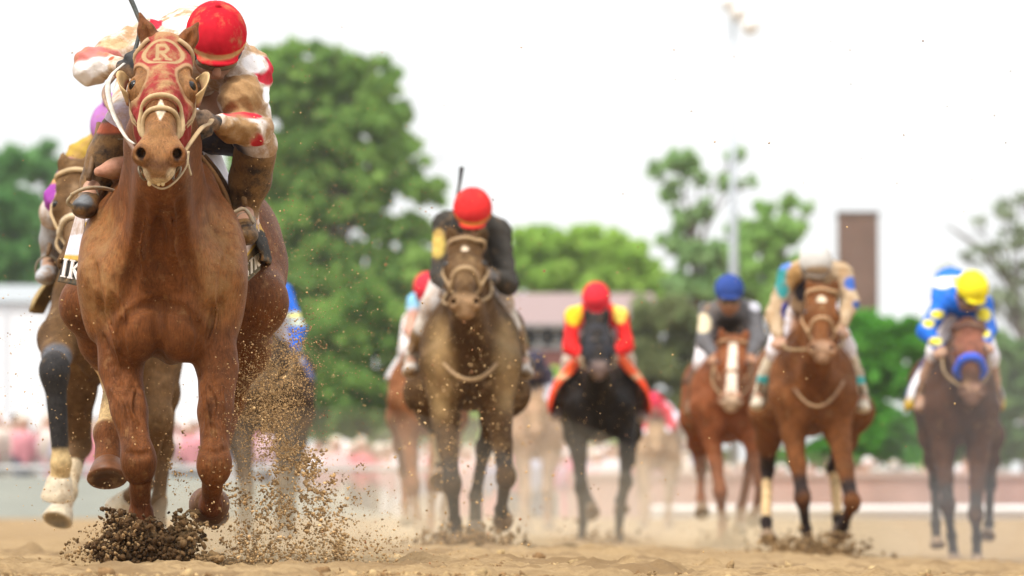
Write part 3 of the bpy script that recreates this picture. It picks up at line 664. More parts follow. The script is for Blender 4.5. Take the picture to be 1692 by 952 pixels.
def build_horse(sp):
    D = sp['D']; X, g = sp['X'], sp['g']; w = sp.get('w', 1.0)
    L = lambda x, y, z: np.array([X + x * w, D + y, g + z])
    Q = lambda t: P(t[0], t[1], D + t[2])
    h = sp.get('h', .016)
    H = HeadFrame(Q(sp['poll']), Q(sp['nose']), sp.get('roll', 0))
    rt = root('horse', (X, D + .8, g), sp['label'], 'horse', 'horses galloping in the race')
    hx = sp.get('hip_x', 0)
    body = [(ell(L(0, .80, 1.15), (.275 * w, .66, .32)), .08), (ell(L(0, .30, 1.12), (.235 * w, .33, .30)), .08),
            (cone(L(0, .36, 1.50), L(0, .80, 1.42), .055, .07), .12), (ell(L(hx * .7, 1.40, 1.24), (.23 * w, .36, .26)), .10),
            (cone(L(0, .9, 1.38), L(hx * .6, 1.5, 1.42), .09, .09), .1), (ell(L(0, 1.0, .98), (.20 * w, .5, .2)), .1)]
    for sx in (-1, 1):
        body += [(cone(L(sx * .10, .36, 1.38), L(sx * .19, .11, 1.04), .075, .095), .07),
                 (ell(L(sx * .19, .26, 1.10), (.10 * w, .15, .20)), .05),
                 (ell(L(sx * .085, .07, .92), (.085 * w, .10, .13)), .06),
                 (ell(L(sx * .15, .06, 1.02), (.085 * w, .10, .13)), .045)]
    # neck
    pb = H(0, .05, -.14); tl = H(0, .20, -.22)
    body += [(cone(L(0, .20, 1.22), (L(0, .10, 1.28) + pb) / 2, .185, sp.get('neck', .128)), .06),
             (cone((L(0, .10, 1.28) + pb) / 2, pb, sp.get('neck', .128), .088), .06),
             (cone(L(0, .48, 1.47), pb - H.u * .04, .075, .055), .08),
             (cone(L(0, .04, 1.10), tl, .125, .075), .08)]
    legs = []; hooves = []; joints = {}
    for i, sx in enumerate((-1, 1)):
        lg = sp['fore'][i]; el = Q(lg[0]); kn = Q(lg[1]); fe = Q(lg[2]); ho = Q(lg[3]); k = lg[4] if len(lg) > 4 else sp.get('legk', .9)
        joints['f%d' % i] = (el, kn, fe, ho); ua = sp.get('ua', 1.0)
        legs += [(cone(L(sx * .18, .15, 1.0), el, .105 * k * ua, .085 * k * ua), .06), (cone(el, el + (kn - el) * .5, .082 * k * ua, .056 * k), .04),
                 (cone(el + (kn - el) * .5, kn, .056 * k, .046 * k), .03),
                 (ell(kn, (.054 * k, .050 * k, .078 * k)), .035), (cone(kn, fe, .043 * k, .031 * k), .035),
                 (ell(fe, (.040 * k, .044 * k, .043 * k)), .02), (cone(fe, ho, .033 * k, .040 * k), .02)]
        legs += [(cone(el + (kn - el) * .1 + np.array([sx * .03, 0, 0]), el + (kn - el) * .6 + np.array([sx * .022, -.02, 0]), .045 * k, .022 * k), .03)]
        hooves.append((ho, ho - fe, lg[5] if len(lg) > 5 else (0, -1, 0), lg[6] if len(lg) > 6 else k))
    for i, sx in enumerate((-1, 1)):
        lg = sp['hind'][i]; st = Q(lg[0]); hk = Q(lg[1]); fe = Q(lg[2]); ho = Q(lg[3]); k = lg[4] if len(lg) > 4 else 1
        joints['h%d' % i] = (st, hk, fe, ho); hp = L(hx + sx * .15, 1.45, 1.25)
        tk = min(k, 1.0) * sp.get('thigh', (1, 1))[i]
        legs += [(cone(hp, st, .165 * tk, .128 * tk), .08), (cone(L(hx + sx * .13, 1.62, 1.15), (st + hk) / 2, .13 * tk, .075 * tk), .08),
                 (cone(st, st + (hk - st) * .5, .115 * tk, .072 * tk), .06), (cone(st + (hk - st) * .5, hk, .072 * k, .043 * k), .04),
                 (ell(hk, (.045 * k, .055 * k, .06 * k)), .03), (cone(hk, fe, .037 * k, .033 * k), .03),
                 (ell(fe, (.040 * k, .045 * k, .043 * k)), .02), (cone(fe, ho, .033 * k, .040 * k), .02)]
        hooves.append((ho, ho - fe, lg[5] if len(lg) > 5 else (0, -1, 0), lg[6] if len(lg) > 6 else k))
    hp_ = head_prims(H, Q(sp['chin']) if 'chin' in sp else None, sp.get('mouth', 0), [(Q(a), Q(b)) for a, b in sp['ears']] if 'ears' in sp else None)
    extra = sp.get('extra', lambda L, Q: [])(L, Q)
    allp = body + legs + extra + hp_
    carv = []       # grooves between muscles, cut where the line of the groove meets the skin
    for path, r_, k_ in sp.get('carve', []):
        pts = catmull([Q((x, y, .25)) for x, y in path], 4); dd_ = np.array([cam_o - q for q in pts]); dd_ /= np.linalg.norm(dd_, axis=1)[:, None]
        sp_ = march(allp, pts, dd_, .6) + dd_ * r_ * .35
        carv += [(cone(a, b, r_, r_), k_, '-') for a, b in zip(sp_[:-1], sp_[1:])]
    for path, r_ in sp.get('veins', []):
        pts = catmull([Q((x, y, .25)) for x, y in path], 5); dd_ = np.array([cam_o - q for q in pts]); dd_ /= np.linalg.norm(dd_, axis=1)[:, None]
        sp_ = march(allp, pts, dd_, .6) - dd_ * r_ * .25
        carv += [(cone(a, b, r_, r_), .010) for a, b in zip(sp_[:-1], sp_[1:])]
    allp = allp + carv
    F = field_for(allp, h)
    V, Fa = F.mesh()
    if 'hh' in sp:     # finer mesh for the head, joined on behind the jaw
        lo = np.min([bbox(q[0])[0] for q in hp_], 0) - .02; hi = np.max([bbox(q[0])[1] for q in hp_], 0) + .02
        hi[1] = min(hi[1], H(0, .1, -.2)[1]); F2 = Field(lo, hi, sp['hh']).build(allp); V2, Fb = F2.mesh()
        lo2 = F2.lo + sp['hh'] * 1.5; hi2 = F2.lo + sp['hh'] * (F2.n - 2.5); m = 0.0
        ins = ((V > lo2 + m) & (V < hi2 - m)).all(1); Fa = Fa[~ins[Fa].all(1)]
        Fa = np.vstack([Fa, Fb + len(V)]); V = np.vstack([V, V2])
        used = np.zeros(len(V), bool); used[Fa.ravel()] = True; ix = np.cumsum(used) - 1; V = V[used]; Fa = ix[Fa]
    coat = sp['coat']; st = []
    for key, (a, b, c_, d_) in joints.items():
        if sp.get('points'):
            st += [(cone(b + (a - b) * .15, c_, .09, .08), sp['points'], .02, .04), (cone(c_, d_, .08, .08), sp['points'], .08, .03)]
    for s_ in sp.get('paint', lambda H, Q, L, J: [])(H, Q, L, joints): st.append(s_)
    C = paint(V, coat, st)
    b = mesh_obj('body', V, Fa, sp.get('mat', M['coat_far']), rt, C)
    for i, (c, d, f, k) in enumerate(hooves):
        hoof(rt, c - norm(d) * .012, d, f, k * 1.0, sp.get('hoofcol', (.12, .085, .06, .5)))
    for sx in (-1, 1):      # eyes
        ec = H(sx * .092, .207, -.042); V_, F_ = uvs(ec, .022 * H.hs)
        mesh_obj('eye', V_, F_, M['eye'], rt)
    # tail and mane
    tb = L(hx * .8, 1.74, 1.34)
    V_, F_ = field_for([(cone(tb, tb + [0.03, .25, -.02], .035, .05), .03), (cone(tb + [0.03, .25, -.02], tb + [.06, .65, -.22], .05, .015), .03)], .02).mesh()
    mesh_obj('tail', V_, F_, M['coat_far'], rt, np.tile(np.array([*(np.array(sp.get('hair', coat[:3])) * .6), .2]), (len(V_), 1)))
    gm = Geo()
    for k in range(46):
        t = k / 45; p0 = (L(0, .44, 1.53) * (1 - t) + (H(0, .02, -.02)) * t) + np.array([0, 0, .02 * math.sin(math.pi * t)])
        sx = random.choice((-1, 1)); p1 = p0 + np.array([sx * random.uniform(.01, .05), .04 + .04 * random.random(), .03]); p2 = p1 + np.array([sx * .02, .07, random.uniform(-.03, .02)])
        V_, F_ = tube_geo(catmull([p0, p1, p2], 4), [.010, .006, .001], 5); gm.add(V_, F_, np.tile(np.array([*(np.array(sp.get('hair', coat[:3])) * .8), .3]), (len(V_), 1)))
    gm.obj('mane', M['coat_far'], rt, True)
    core = [q for q in body[:6]] + [q for q in body[6:14]]
    return dict(rt=rt, H=H, hp=hp_, body=body, core=core, L=L, Q=Q, X=X, D=D, g=g, J=joints, all=allp)
def bridle(h, col=(.33, .22, .12, .4), nose_r=.010, nose_col=None, band=True, nose_name='noseband'):
    H, hp, rt = h['H'], h['hp'], h['rt']; nose_col = nose_col or col
    th = np.linspace(-2.2, 2.2, 25)
    p = head_ring(H, hp, lambda t: .325 + .02 * t * t * .5, th, off=nose_r * .5)
    V, F = tube_geo(p, nose_r, 8); mesh_obj(nose_name, V, F, M['strap'], rt, np.tile(np.array(nose_col), (len(V), 1)))
    if band:
        th = np.linspace(-1.5, 1.5, 17); p = head_ring(H, hp, lambda t: .045 + .0 * t, th, off=.006)
        V, F = tube_geo(p, .011, 8); mesh_obj('browband', V, F, M['strap'], rt, np.tile(np.array(col), (len(V), 1)))
    for sx in (-1, 1):
        bs = np.linspace(.04, .47, 10); o = np.array([H(0, b, -.09 - .05 * b) for b in bs]); a = 1.35 + .25 * bs
        d = np.cos(a)[:, None] * H.n + np.sin(a)[:, None] * H.r * sx; p = march(hp, o, d, .3) + d * .006
        V, F = tube_geo(p, .008, 6); mesh_obj('cheek_strap', V, F, M['strap'], rt, np.tile(np.array(col), (len(V), 1)))
        c = p[-1] + d[-1] * .006; aa = np.linspace(0, 2 * math.pi, 17)[:-1]
        ring = c + .034 * H.hs * (np.cos(aa)[:, None] * H.u + np.sin(aa)[:, None] * H.n)
        V, F = tube_geo(ring, .005, 6, closed=True, up=H.r); mesh_obj('bit_ring', V, F, M['metal'], rt)
        h['bit%d' % (sx > 0)] = c
def reins(h, hands, col=(.25, .17, .09, .4), r=.008):
    for i in (0, 1):
        a, b = h['bit%d' % i], hands[i]; m = (a + b) / 2 + np.array([(-1, 1)[i] * .05, 0, -.03])
        tube('rein', [a, m, b], r, M['strap'], h['rt'], col)
def saddlecloth(h, colf, y0=.50, y1=1.15, tmax=2.05, off=.02, flare=.04, name='saddle_cloth', n=(14, 33)):
    G = drape(h['body'][:14], h['X'], h['g'] + 1.18, h['D'] + np.linspace(y0, y1, n[0]), np.linspace(-tmax, tmax, n[1]), off, flare)
    i = np.arange(n[0])[:, None]; j = np.arange(n[1])[None, :]
    G[..., 0] += .008 * np.sin(i * 1.9 + j * .7) * smooth(.6, 1, np.abs(np.linspace(-1, 1, n[1])))[None, :]
    return grid_sheet(name, G, M['cloth'], h['rt'], colf)
def hand_prims(c, d, k, p, s=1.0, fr=1.0):
    d = norm(d); k = norm(np.array(k) - d * (np.array(k) @ d)); p = norm(p - d * (np.array(p) @ d) - k * (np.array(p) @ k))
    q = [(ell(np.array(c), np.array((.043, .045, .021)) * s, np.array([k, d, p])), .012)]
    ln = (.92, 1.05, 1.0, .82)
    for i in range(4):
        r0 = np.array(c) + s * (d * .032 + k * (i - 1.5) * .0205); l = ln[i]
        j1 = r0 + s * l * (d * .030 + p * .012); j2 = j1 + s * l * (-d * .006 + p * .026); j3 = j2 + s * l * (-d * .024 + p * .002)
        q += [(cone(r0, j1, .0105 * s * fr, .0102 * s * fr), .006), (cone(j1, j2, .0102 * s * fr, .0095 * s * fr), .004), (cone(j2, j3, .0093 * s * fr, .0078 * s * fr), .003)]
    t0 = np.array(c) + s * (-k * .036 - d * .018); t1 = t0 + s * (-k * .016 + d * .030 + p * .012); t2 = t1 + s * (k * .014 + d * .022 + p * .018)
    q += [(cone(t0, t1, .015 * s * fr, .012 * s * fr), .01), (cone(t1, t2, .0115 * s * fr, .0095 * s * fr), .005)]
    return q
def build_jockey(h, sp):
    """sp: joints in the horse's local metres (x, y, z) unless given by Q as world points"""
    L = h['L']; W = lambda t: L(*t) if not isinstance(t, np.ndarray) else t
    hc = W(sp.get('head', (0, .02, 1.84))); lean = sp.get('lean', 0)
    f = norm(sp.get('f', (0, -.86, -.5))); rr = norm(np.cross(f, (0, 0, 1))) ; rr = rr if rr[0] > 0 else -rr
    up = np.cross(rr, f); up = up if up[2] > 0 else -up
    res = sp.get('res', .011); fr = sp.get('fr', 1.25)
    sh = [W(t) for t in sp.get('sh', ((-.17 + lean, .24, 1.68), (.17 + lean, .24, 1.68)))]
    el = [W(t) for t in sp.get('el', ((-.25, .10, 1.44), (.25, .10, 1.44)))]
    ha = [W(t) for t in sp.get('ha', ((-.11, -.10, 1.42), (.11, -.10, 1.42)))]
    hip = [W(t) for t in sp.get('hip', ((-.10, .92, 1.63), (.10, .92, 1.63)))]
    kn = [W(t) for t in sp.get('kn', ((-.285, .40, 1.44), (.285, .40, 1.44)))]
    an = [W(t) for t in sp.get('an', ((-.33, .62, 1.14), (.33, .62, 1.14)))]
    toe = [W(t) for t in sp.get('toe', ((-.35, .46, 1.06), (.35, .46, 1.06)))]
    nb = (sh[0] + sh[1]) / 2 + np.array([0, -.03, .03]); hm = (hip[0] + hip[1]) / 2
    rt = root('person', hm, sp['label'], 'jockey', 'jockeys riding in the race')
    # the body: one continuous figure
    q = [(ell(hc - up * .015, (.076, .097, .098), np.array([rr, f, up])), .02), (ell(hc - up * .085 + f * .030, (.056, .062, .060), np.array([rr, f, up])), .03),
         (cone(hc - up * .045 + f * .095, hc - up * .080 + f * .112, .011, .016), .015), (cone(hc - up * .112 + f * .083 - rr * .02, hc - up * .112 + f * .083 + rr * .02, .009, .009), .008),
         (cone(hc - up * .09 - f * .03, nb, .056, .062), .04), (cone(nb, (nb + hm) / 2, .10, .12), .05), (cone((nb + hm) / 2, hm, .12, .11), .05)]
    for s_ in (-1, 1):
        q += [(ell(hc - up * .055 + rr * s_ * .079 - f * .01, (.012, .022, .032), np.array([rr, f, up])), .008),
              (ell(hc - up * .035 + f * .088 + rr * s_ * .032, (.018, .01, .012), np.array([rr, f, up])), .008, '-')]
    for i in (0, 1):
        q += [(cone(nb, sh[i], .06, .05), .04), (cone(sh[i], el[i], .045, .036), .02), (cone(el[i], ha[i], .036, .026), .02),
              (cone(hm, kn[i], .085, .055), .04), (cone(kn[i], an[i], .05, .035), .02), (cone(an[i], toe[i], .035, .03), .02)]
        fd = norm(ha[i] - el[i]); hd = sp['hd'][i] if 'hd' in sp else norm((0, -1, -.25))
        q += hand_prims(ha[i] + hd * .035, hd, sp['hk'][i] if 'hk' in sp else (1 if i == 0 else -1, 0, .25), (0, .2, -1), 1.0, fr)
    V, F = field_for(q, sp.get('bres', min(res, .009))).mesh()
    gl = sp.get('glove'); sk = sp.get('skin', (.42, .23, .15)); st = []
    for i in (0, 1):
        if gl: st.append((ell(ha[i] + norm((0, -1, 0)) * .02, (.10, .11, .09)), gl, .35, .01))
    mesh_obj('body', V, F, M['skin'], rt, paint(V, (*sk, sp.get('facemud', .35)), st))
    # helmet: cloth-covered shell, cut at the rim, with its peak
    Fh = field_for([(ell(hc + up * .015, (.108, .130, .113), np.array([rr, f, up])), .01)], .006 if res < .008 else .009)
    X_, Y_, Z_ = Fh.grid(); pl = -((X_ - hc[0]) * up[0] + (Y_ - hc[1]) * up[1] + (Z_ - hc[2]) * up[2]) - .030
    Fh.D = smax(Fh.D, pl.astype(np.float32), .006)
    aa_ = np.arctan2((X_ - hc[0]) * rr[0] + (Y_ - hc[1]) * rr[1] + (Z_ - hc[2]) * rr[2], (X_ - hc[0]) * f[0] + (Y_ - hc[1]) * f[1] + (Z_ - hc[2]) * f[2])
    Fh.D = (Fh.D + .0028 * np.exp(-(np.sin(aa_ * 3) / .10) ** 2) + .0012 * np.sin(aa_ * 23 + Z_ * 60) * np.sin(Z_ * 90 + aa_ * 5)).astype(np.float32)   # seams of the cap cover
    Fh.add(ell(hc + up * .131, (.012, .012, .007)), .006)
    Fh.add(ell(hc + f * .105 - up * .022, (.075, .05, .012), np.array([rr, f + up * .0, up])), .01)
    V, F = Fh.mesh(); hcol = sp['cap']; st = []
    rim = sp.get('rim')
    if rim: st.append((lambda V: np.abs((V - hc) @ up + .002) - .009, rim, .25, .003))
    for s_ in sp.get('cappaint', []): st.append(s_(hc, rr, f, up))
    mesh_obj('helmet', V, F, M['helmet'], rt, paint(V, (*hcol, sp.get('capmud', .08)), st))
    if sp.get('pom'):
        V, F = field_for([(ell(hc + up * .13, (.045, .045, .04)), .01)], .01).mesh(); mesh_obj('pompom', V, F, M['helmet'], rt, np.tile(np.array([*hcol, .1]), (len(V), 1)))
    Fg = field_for([(ell(hc + f * .078 - up * .052, (.074, .034, .034), np.array([rr, f, up])), .01)], .005 if res < .008 else .008)
    V, F = Fg.mesh(); gg = mesh_obj('goggles', V, F, M['lens'], rt)
    a = np.linspace(0, 2 * math.pi, 25)[:-1]
    pts = hc - up * .048 + np.cos(a)[:, None] * rr * .083 + np.sin(a)[:, None] * f * .105 - up * 0
    V, F = tube_geo(pts, .012, 6, closed=True, up=up); mesh_obj('goggle_strap', V, F, M['dark'], rt)
    # silks
    fj = sp.get('fj', 1.0)
    q = [(cone(nb + (hm - nb) * .05, (nb + hm) / 2, .115, .155), .05), (cone((nb + hm) / 2, hm, .155, .125), .05), (ell(hc * .35 + nb * .65 - np.array([0, -.03, .02]), (.07, .07, .05)), .04)]
    for i in (0, 1):
        q += [(cone(nb, sh[i], .09, .078), .05), (cone(sh[i], el[i], .074 * fj, .060 * fj), .03), (cone(el[i], ha[i] + (el[i] - ha[i]) * .18, .062 * fj, .040 * fj), .025)]
    q += sp.get('jextra', [])
    Fj = field_for(q, res)
    X_, Y_, Z_ = Fj.grid()      # loose cloth: shallow folds
    Fj.D = (Fj.D + sp.get('fold', .003) * (2 * np.abs(np.sin(X_ * 34 + Z_ * 46 + 1.6 * np.sin(Y_ * 21 + X_ * 13))) - 1 + 1.4 * np.abs(np.sin(Z_ * 52 - X_ * 30 + 2 * np.sin(Y_ * 17 + X_ * 15))) - .7)).astype(np.float32)
    V, F = Fj.mesh()
    mesh_obj('jacket', V, F, M['cloth'], rt, paint(V, (*sp['silk'], sp.get('silkmud', .2)), sp.get('silkpaint', lambda **k: [])(sh=sh, el=el, ha=ha, nb=nb, hm=hm, hc=hc)))
    q = [(ell(hm, (.15, .15, .12)), .05)]
    for i in (0, 1): q += [(cone(hip[i], kn[i], .100, .070), .04), (cone(kn[i], kn[i] + (an[i] - kn[i]) * .22, .067, .056), .03)]
    V, F = field_for(q, res).mesh()
    mesh_obj('breeches', V, F, M['cloth'], rt, paint(V, (*sp.get('legs', (.72, .70, .70)), sp.get('legmud', .25)), sp.get('legpaint', lambda **k: [])(kn=kn, an=an, hip=hip)))
    for i in (0, 1):
        tp = kn[i] + (an[i] - kn[i]) * .14; td = norm(toe[i] - an[i])
        bw = sp.get('bw', 1.0)
        q = [(cone(tp, (tp + an[i]) / 2 + np.array([0, .015, 0]), .062 * bw, .060 * bw), .02), (cone((tp + an[i]) / 2 + np.array([0, .015, 0]), an[i], .060 * bw, .044 * bw), .02),
             (cone(an[i] + np.array([0, .03, -.03]), toe[i], .042, .040), .03), (ell(toe[i] + td * .02, (.046, .06, .034)), .02), (cone(an[i] + np.array([0, .05, -.055]), an[i] + np.array([0, .04, -.03]), .03, .034), .02)]
        V, F = field_for(q, res).mesh()
        bc = sp.get('boot', (.035, .025, .02)); stp = sp.get('bootpaint', lambda **k: [])(tp=tp, an=an[i], toe=toe[i], i=i)
        mesh_obj('boot', V, F, M['leather'], rt, paint(V, (*bc, sp.get('bootmud', .45)), stp))
    # stirrups hang from the horse's saddle
    for i in (0, 1):
        c = toe[i] * .65 + an[i] * .35 + np.array([0, 0, -.01]); a = np.linspace(0, 2 * math.pi, 21)[:-1]
        ring = c + sp.get('sr', 1) * np.stack([.054 * np.cos(a), 0 * a + .0, .060 * np.sin(a) + .012], 1)
        V, F = tube_geo(ring, .0055, 6, closed=True, up=(0, 1, 0)); s_ = mesh_obj('stirrup', V, F, M['metal'], h['rt'])
        tube('stirrup_leather', [c + np.array([0, 0, .072]), c + np.array([(-1, 1)[i] * -.03, .10, .28])], .011, M['leather'], h['rt'], (.14, .08, .04, .4))
    return dict(rt=rt, hc=hc, ha=ha, sh=sh, el=el, kn=kn, an=an, toe=toe, nb=nb, hm=hm, up=up, f=f)
# ------------------------------------------------------------------ the leading horse
def lead():
    D = 20.0; X = tree_x(263, D)
    def extra(L, Q):
        q = [(ell(Q((282, 552, .14)), (.082, .14, .110)), .07)]
        for x, y in ((222, 548), (304, 545)): q.append((ell(Q((x, y, .03)), (.085, .085, .11)), .05))
        for sx in (-1, 1):
            q.append((ell(L(sx * .235, .20, 1.0), (.06, .12, .20)), .05)); q.append((ell(L(sx * .105, .03, 1.12), (.055, .05, .16)), .05))
            q.append((cone(L(sx * .07, -.01, 1.22), L(sx * .16, .0, .98), .03, .05), .04))
        q.append((cone(Q((262, 330, -.21)), Q((264, 470, -.09)), .012, .02), .05, '-'))
        # hind-quarter muscle seen either side
        q.append((ell(Q((412, 410, 1.25)), (.095, .22, .20)), .12)); q.append((cone(Q((418, 440, 1.2)), Q((402, 575, 1.2)), .09, .08), .1))
        q.append((ell(Q((262, 284, -.765)), (.046, .035, .034)), .03)); q.append((ell(Q((262, 266, -.80)), (.040, .03, .020)), .02))
        # tendons and veins of the forearms
        q.append((cone(Q((335, 640, -.09)), Q((347, 735, -.12)), .012, .010), .02)); q.append((cone(Q((368, 640, -.06)), Q((366, 735, -.10)), .010, .009), .02))
        q.append((cone(Q((205, 650, .0)), Q((218, 740, -.04)), .014, .012), .02)); q.append((cone(Q((232, 650, .02)), Q((236, 740, -.04)), .012, .010), .02))
        return q
    def pnt(H, Q, L, J):
        st = []; a = lambda V: H.loc(V)
        dust = (.35, .185, .085)
        st.append((ell(Q((165, 440, .1)), (.11, .25, .22)), (.235, .095, .030), .40, .05)); st.append((ell(Q((360, 440, .1)), (.09, .25, .22)), (.235, .095, .030), .40, .05))  # dust on both shoulders, its lighter colour doubling as painted lit patches
        st.append((H.e((0, .47, -.10), (.12, .14, .14)), (.26, .12, .045), .30, .05))
        # snip on the nose
        st.append((lambda V: np.where(H.loc(V)[:, 2] > -.03, np.abs(H.loc(V)[:, 0]) * 1.6 + np.abs(H.loc(V)[:, 1] - .385) * .55 - .030, 1), (.72, .58, .42), .0, .004))
        st.append((H.e((0, .60, -.12), (.09, .05, .09)), (.27, .14, .06), .30, .02))
        st.append((ell(Q((262, 272, -.80)), (.05, .05, .022)), (.20, .10, .055), .2, .012)); st.append((ell(Q((240, 292, -.78)), (.022, .05, .03)), (.62, .50, .34), .1, .008)); st.append((ell(Q((284, 290, -.78)), (.02, .05, .03)), (.62, .50, .34), .1, .008)); st.append((ell(Q((262, 300, -.78)), (.035, .05, .012)), (.55, .42, .26), .1, .008))
        for i, sx in enumerate((-1, 1)):
            st.append((H.e((sx * .060, .556, -.030), (.016, .034, .022)), (.022, .010, .006), 0, .006))
            st.append((H.e((sx * .104, .205, -.05), (.022, .03, .03)), (.06, .03, .02), 0, .008))
            st.append((ell(Q(((215, 320)[i], 160, -.55)), (.09, .12, .12)), (.24, .11, .042), .3, .02))
        # white sock with its mud on the near hind
        a_, b_, c_, d_ = J['h0']; st.append((cone(b_, c_ + np.array([0, 0, -.0]), .12, .052), (.50, .34, .16), .15, .008))
        for k in ('f0', 'f1', 'h1'): st.append((cone(J[k][2], J[k][3], .07, .07), (.12, .035, .012), None, .04))
        return st
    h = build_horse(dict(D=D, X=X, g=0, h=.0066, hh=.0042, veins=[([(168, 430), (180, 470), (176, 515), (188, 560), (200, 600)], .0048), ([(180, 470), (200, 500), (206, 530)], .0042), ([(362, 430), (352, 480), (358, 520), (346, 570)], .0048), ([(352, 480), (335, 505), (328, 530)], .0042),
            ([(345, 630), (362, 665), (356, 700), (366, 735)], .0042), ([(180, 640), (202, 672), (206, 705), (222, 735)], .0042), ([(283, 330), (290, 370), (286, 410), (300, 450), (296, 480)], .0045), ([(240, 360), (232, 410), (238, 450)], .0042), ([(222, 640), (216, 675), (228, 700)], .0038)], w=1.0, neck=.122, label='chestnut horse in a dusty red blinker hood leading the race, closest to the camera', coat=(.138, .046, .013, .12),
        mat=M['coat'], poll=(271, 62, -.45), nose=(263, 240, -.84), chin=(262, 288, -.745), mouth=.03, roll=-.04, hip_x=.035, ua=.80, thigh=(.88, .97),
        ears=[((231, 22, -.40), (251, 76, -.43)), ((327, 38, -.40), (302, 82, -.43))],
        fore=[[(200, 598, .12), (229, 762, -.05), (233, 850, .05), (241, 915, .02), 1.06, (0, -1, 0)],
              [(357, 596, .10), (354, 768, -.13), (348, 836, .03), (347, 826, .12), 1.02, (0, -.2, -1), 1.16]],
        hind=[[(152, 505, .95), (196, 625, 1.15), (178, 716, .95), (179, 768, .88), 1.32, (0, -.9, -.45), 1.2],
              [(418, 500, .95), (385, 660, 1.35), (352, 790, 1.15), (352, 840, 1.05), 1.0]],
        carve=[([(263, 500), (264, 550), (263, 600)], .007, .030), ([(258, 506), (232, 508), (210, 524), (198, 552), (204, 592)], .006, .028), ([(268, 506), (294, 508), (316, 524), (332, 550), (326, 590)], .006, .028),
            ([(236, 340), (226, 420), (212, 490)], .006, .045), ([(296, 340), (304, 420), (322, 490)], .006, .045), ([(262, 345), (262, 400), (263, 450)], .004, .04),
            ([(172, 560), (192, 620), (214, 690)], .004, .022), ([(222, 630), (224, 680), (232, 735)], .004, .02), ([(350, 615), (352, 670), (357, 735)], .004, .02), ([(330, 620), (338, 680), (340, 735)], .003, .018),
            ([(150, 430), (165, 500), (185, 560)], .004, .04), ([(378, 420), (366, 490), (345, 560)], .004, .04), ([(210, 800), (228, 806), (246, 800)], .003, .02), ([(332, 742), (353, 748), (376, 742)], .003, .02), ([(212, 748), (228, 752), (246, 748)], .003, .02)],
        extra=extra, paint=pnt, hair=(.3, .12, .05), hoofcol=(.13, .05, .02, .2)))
    H, hp, rt, Q, L = h['H'], h['hp'], h['rt'], h['Q'], h['L']
    strap = (.46, .31, .17, .35)
    # blinker hood: the head grown by 5 mm inside the hood's outline
    lo = np.min([H(a, b, c) for a in (-.14, .14) for b in (-.03, .42) for c in (-.26, .06)], 0) - .02
    hi = np.max([H(a, b, c) for a in (-.14, .14) for b in (-.03, .42) for c in (-.26, .06)], 0) + .02
    Fh = Field(lo, hi, .0032).build(hp[:-7] + [hp[-7]]); X_, Y_, Z_ = Fh.grid()
    dx, dy, dz = X_ - H.A[0], Y_ - H.A[1], Z_ - H.A[2]
    la = (dx * H.r[0] + dy * H.r[1] + dz * H.r[2]) / H.hs; lb = (dx * H.u[0] + dy * H.u[1] + dz * H.u[2]) / H.hs; lc = (dx * H.n[0] + dy * H.n[1] + dz * H.n[2]) / H.hs
    Dh = Fh.D - .006 + .0012 * np.sin(lb * 210 + 3 * np.sin(la * 25)) * smooth(.16, .26, lb)
    Dh = np.maximum(Dh, lb - (.335 + .30 * np.maximum(0, np.abs(la) - .04))); Dh = np.maximum(Dh, -.02 - lb); Dh = np.maximum(Dh, -.26 - lc)
    for i, sx in enumerate((-1, 1)):
        ed = np.sqrt(((la - sx * .098) / .046) ** 2 + ((lb - .195) / .068) ** 2) - 1
        Dh = np.maximum(Dh, -ed * .04)
    Fh.D = Dh.astype(np.float32); V, F = Fh.mesh(); lv = H.loc(V); a, b, c = lv.T
    def seg(p, q): 
        p, q = np.array(p), np.array(q); ab = q - p; t = np.clip(((a - p[0]) * ab[0] + (b - p[1]) * ab[1]) / (ab @ ab), 0, 1)
        return np.hypot(a - p[0] - t * ab[0], b - p[1] - t * ab[1])
    C = np.zeros((len(V), 4)); C[:, :3] = (.27, .035, .032); C[:, 3] = .30
    C[:, 3] += .20 * np.exp(-(a / .03) ** 2) * smooth(.10, .2, b) + .2 * smooth(.05, 0, b)
    C[:, 3] -= .25 * smooth(.25, .33, b) * smooth(.03, .07, np.abs(a))
    tan = np.array((.38, .25, .13))
    ov = np.abs(np.sqrt((a / .066) ** 2 + ((b - .088) / .052) ** 2) - 1) * .055 - .0062
    x0 = -.020; lw = .0058
    Rl = np.minimum.reduce([seg((x0, .058), (x0, .118)), seg((x0, .060), (x0 + .026, .060)), seg((x0, .088), (x0 + .026, .088)),
                            seg((x0 + .026, .060), (x0 + .036, .074)), seg((x0 + .026, .088), (x0 + .036, .074)), seg((x0 + .012, .088), (x0 + .038, .118)),
                            seg((x0 - .008, .118), (x0 + .008, .118)), seg((x0 + .032, .118), (x0 + .046, .118))]) - lw
    m = (1 - smooth(-.0015, .0022, np.minimum(ov, Rl))) * (c > -.08)
    for i, sx in enumerate((-1, 1)):
        ed = np.abs(np.sqrt(((a - sx * .098) / .046) ** 2 + ((b - .195) / .068) ** 2) - 1) * .04 - .008
        m = np.maximum(m, .8 * (1 - smooth(-.002, .003, ed)))
    C[:, :3] += m[:, None] * (tan - C[:, :3]); C[:, 3] = C[:, 3] * (1 - m) + .15 * m
    mesh_obj('blinker_hood', V, F, M['hood'], rt, np.clip(C, 0, 1))
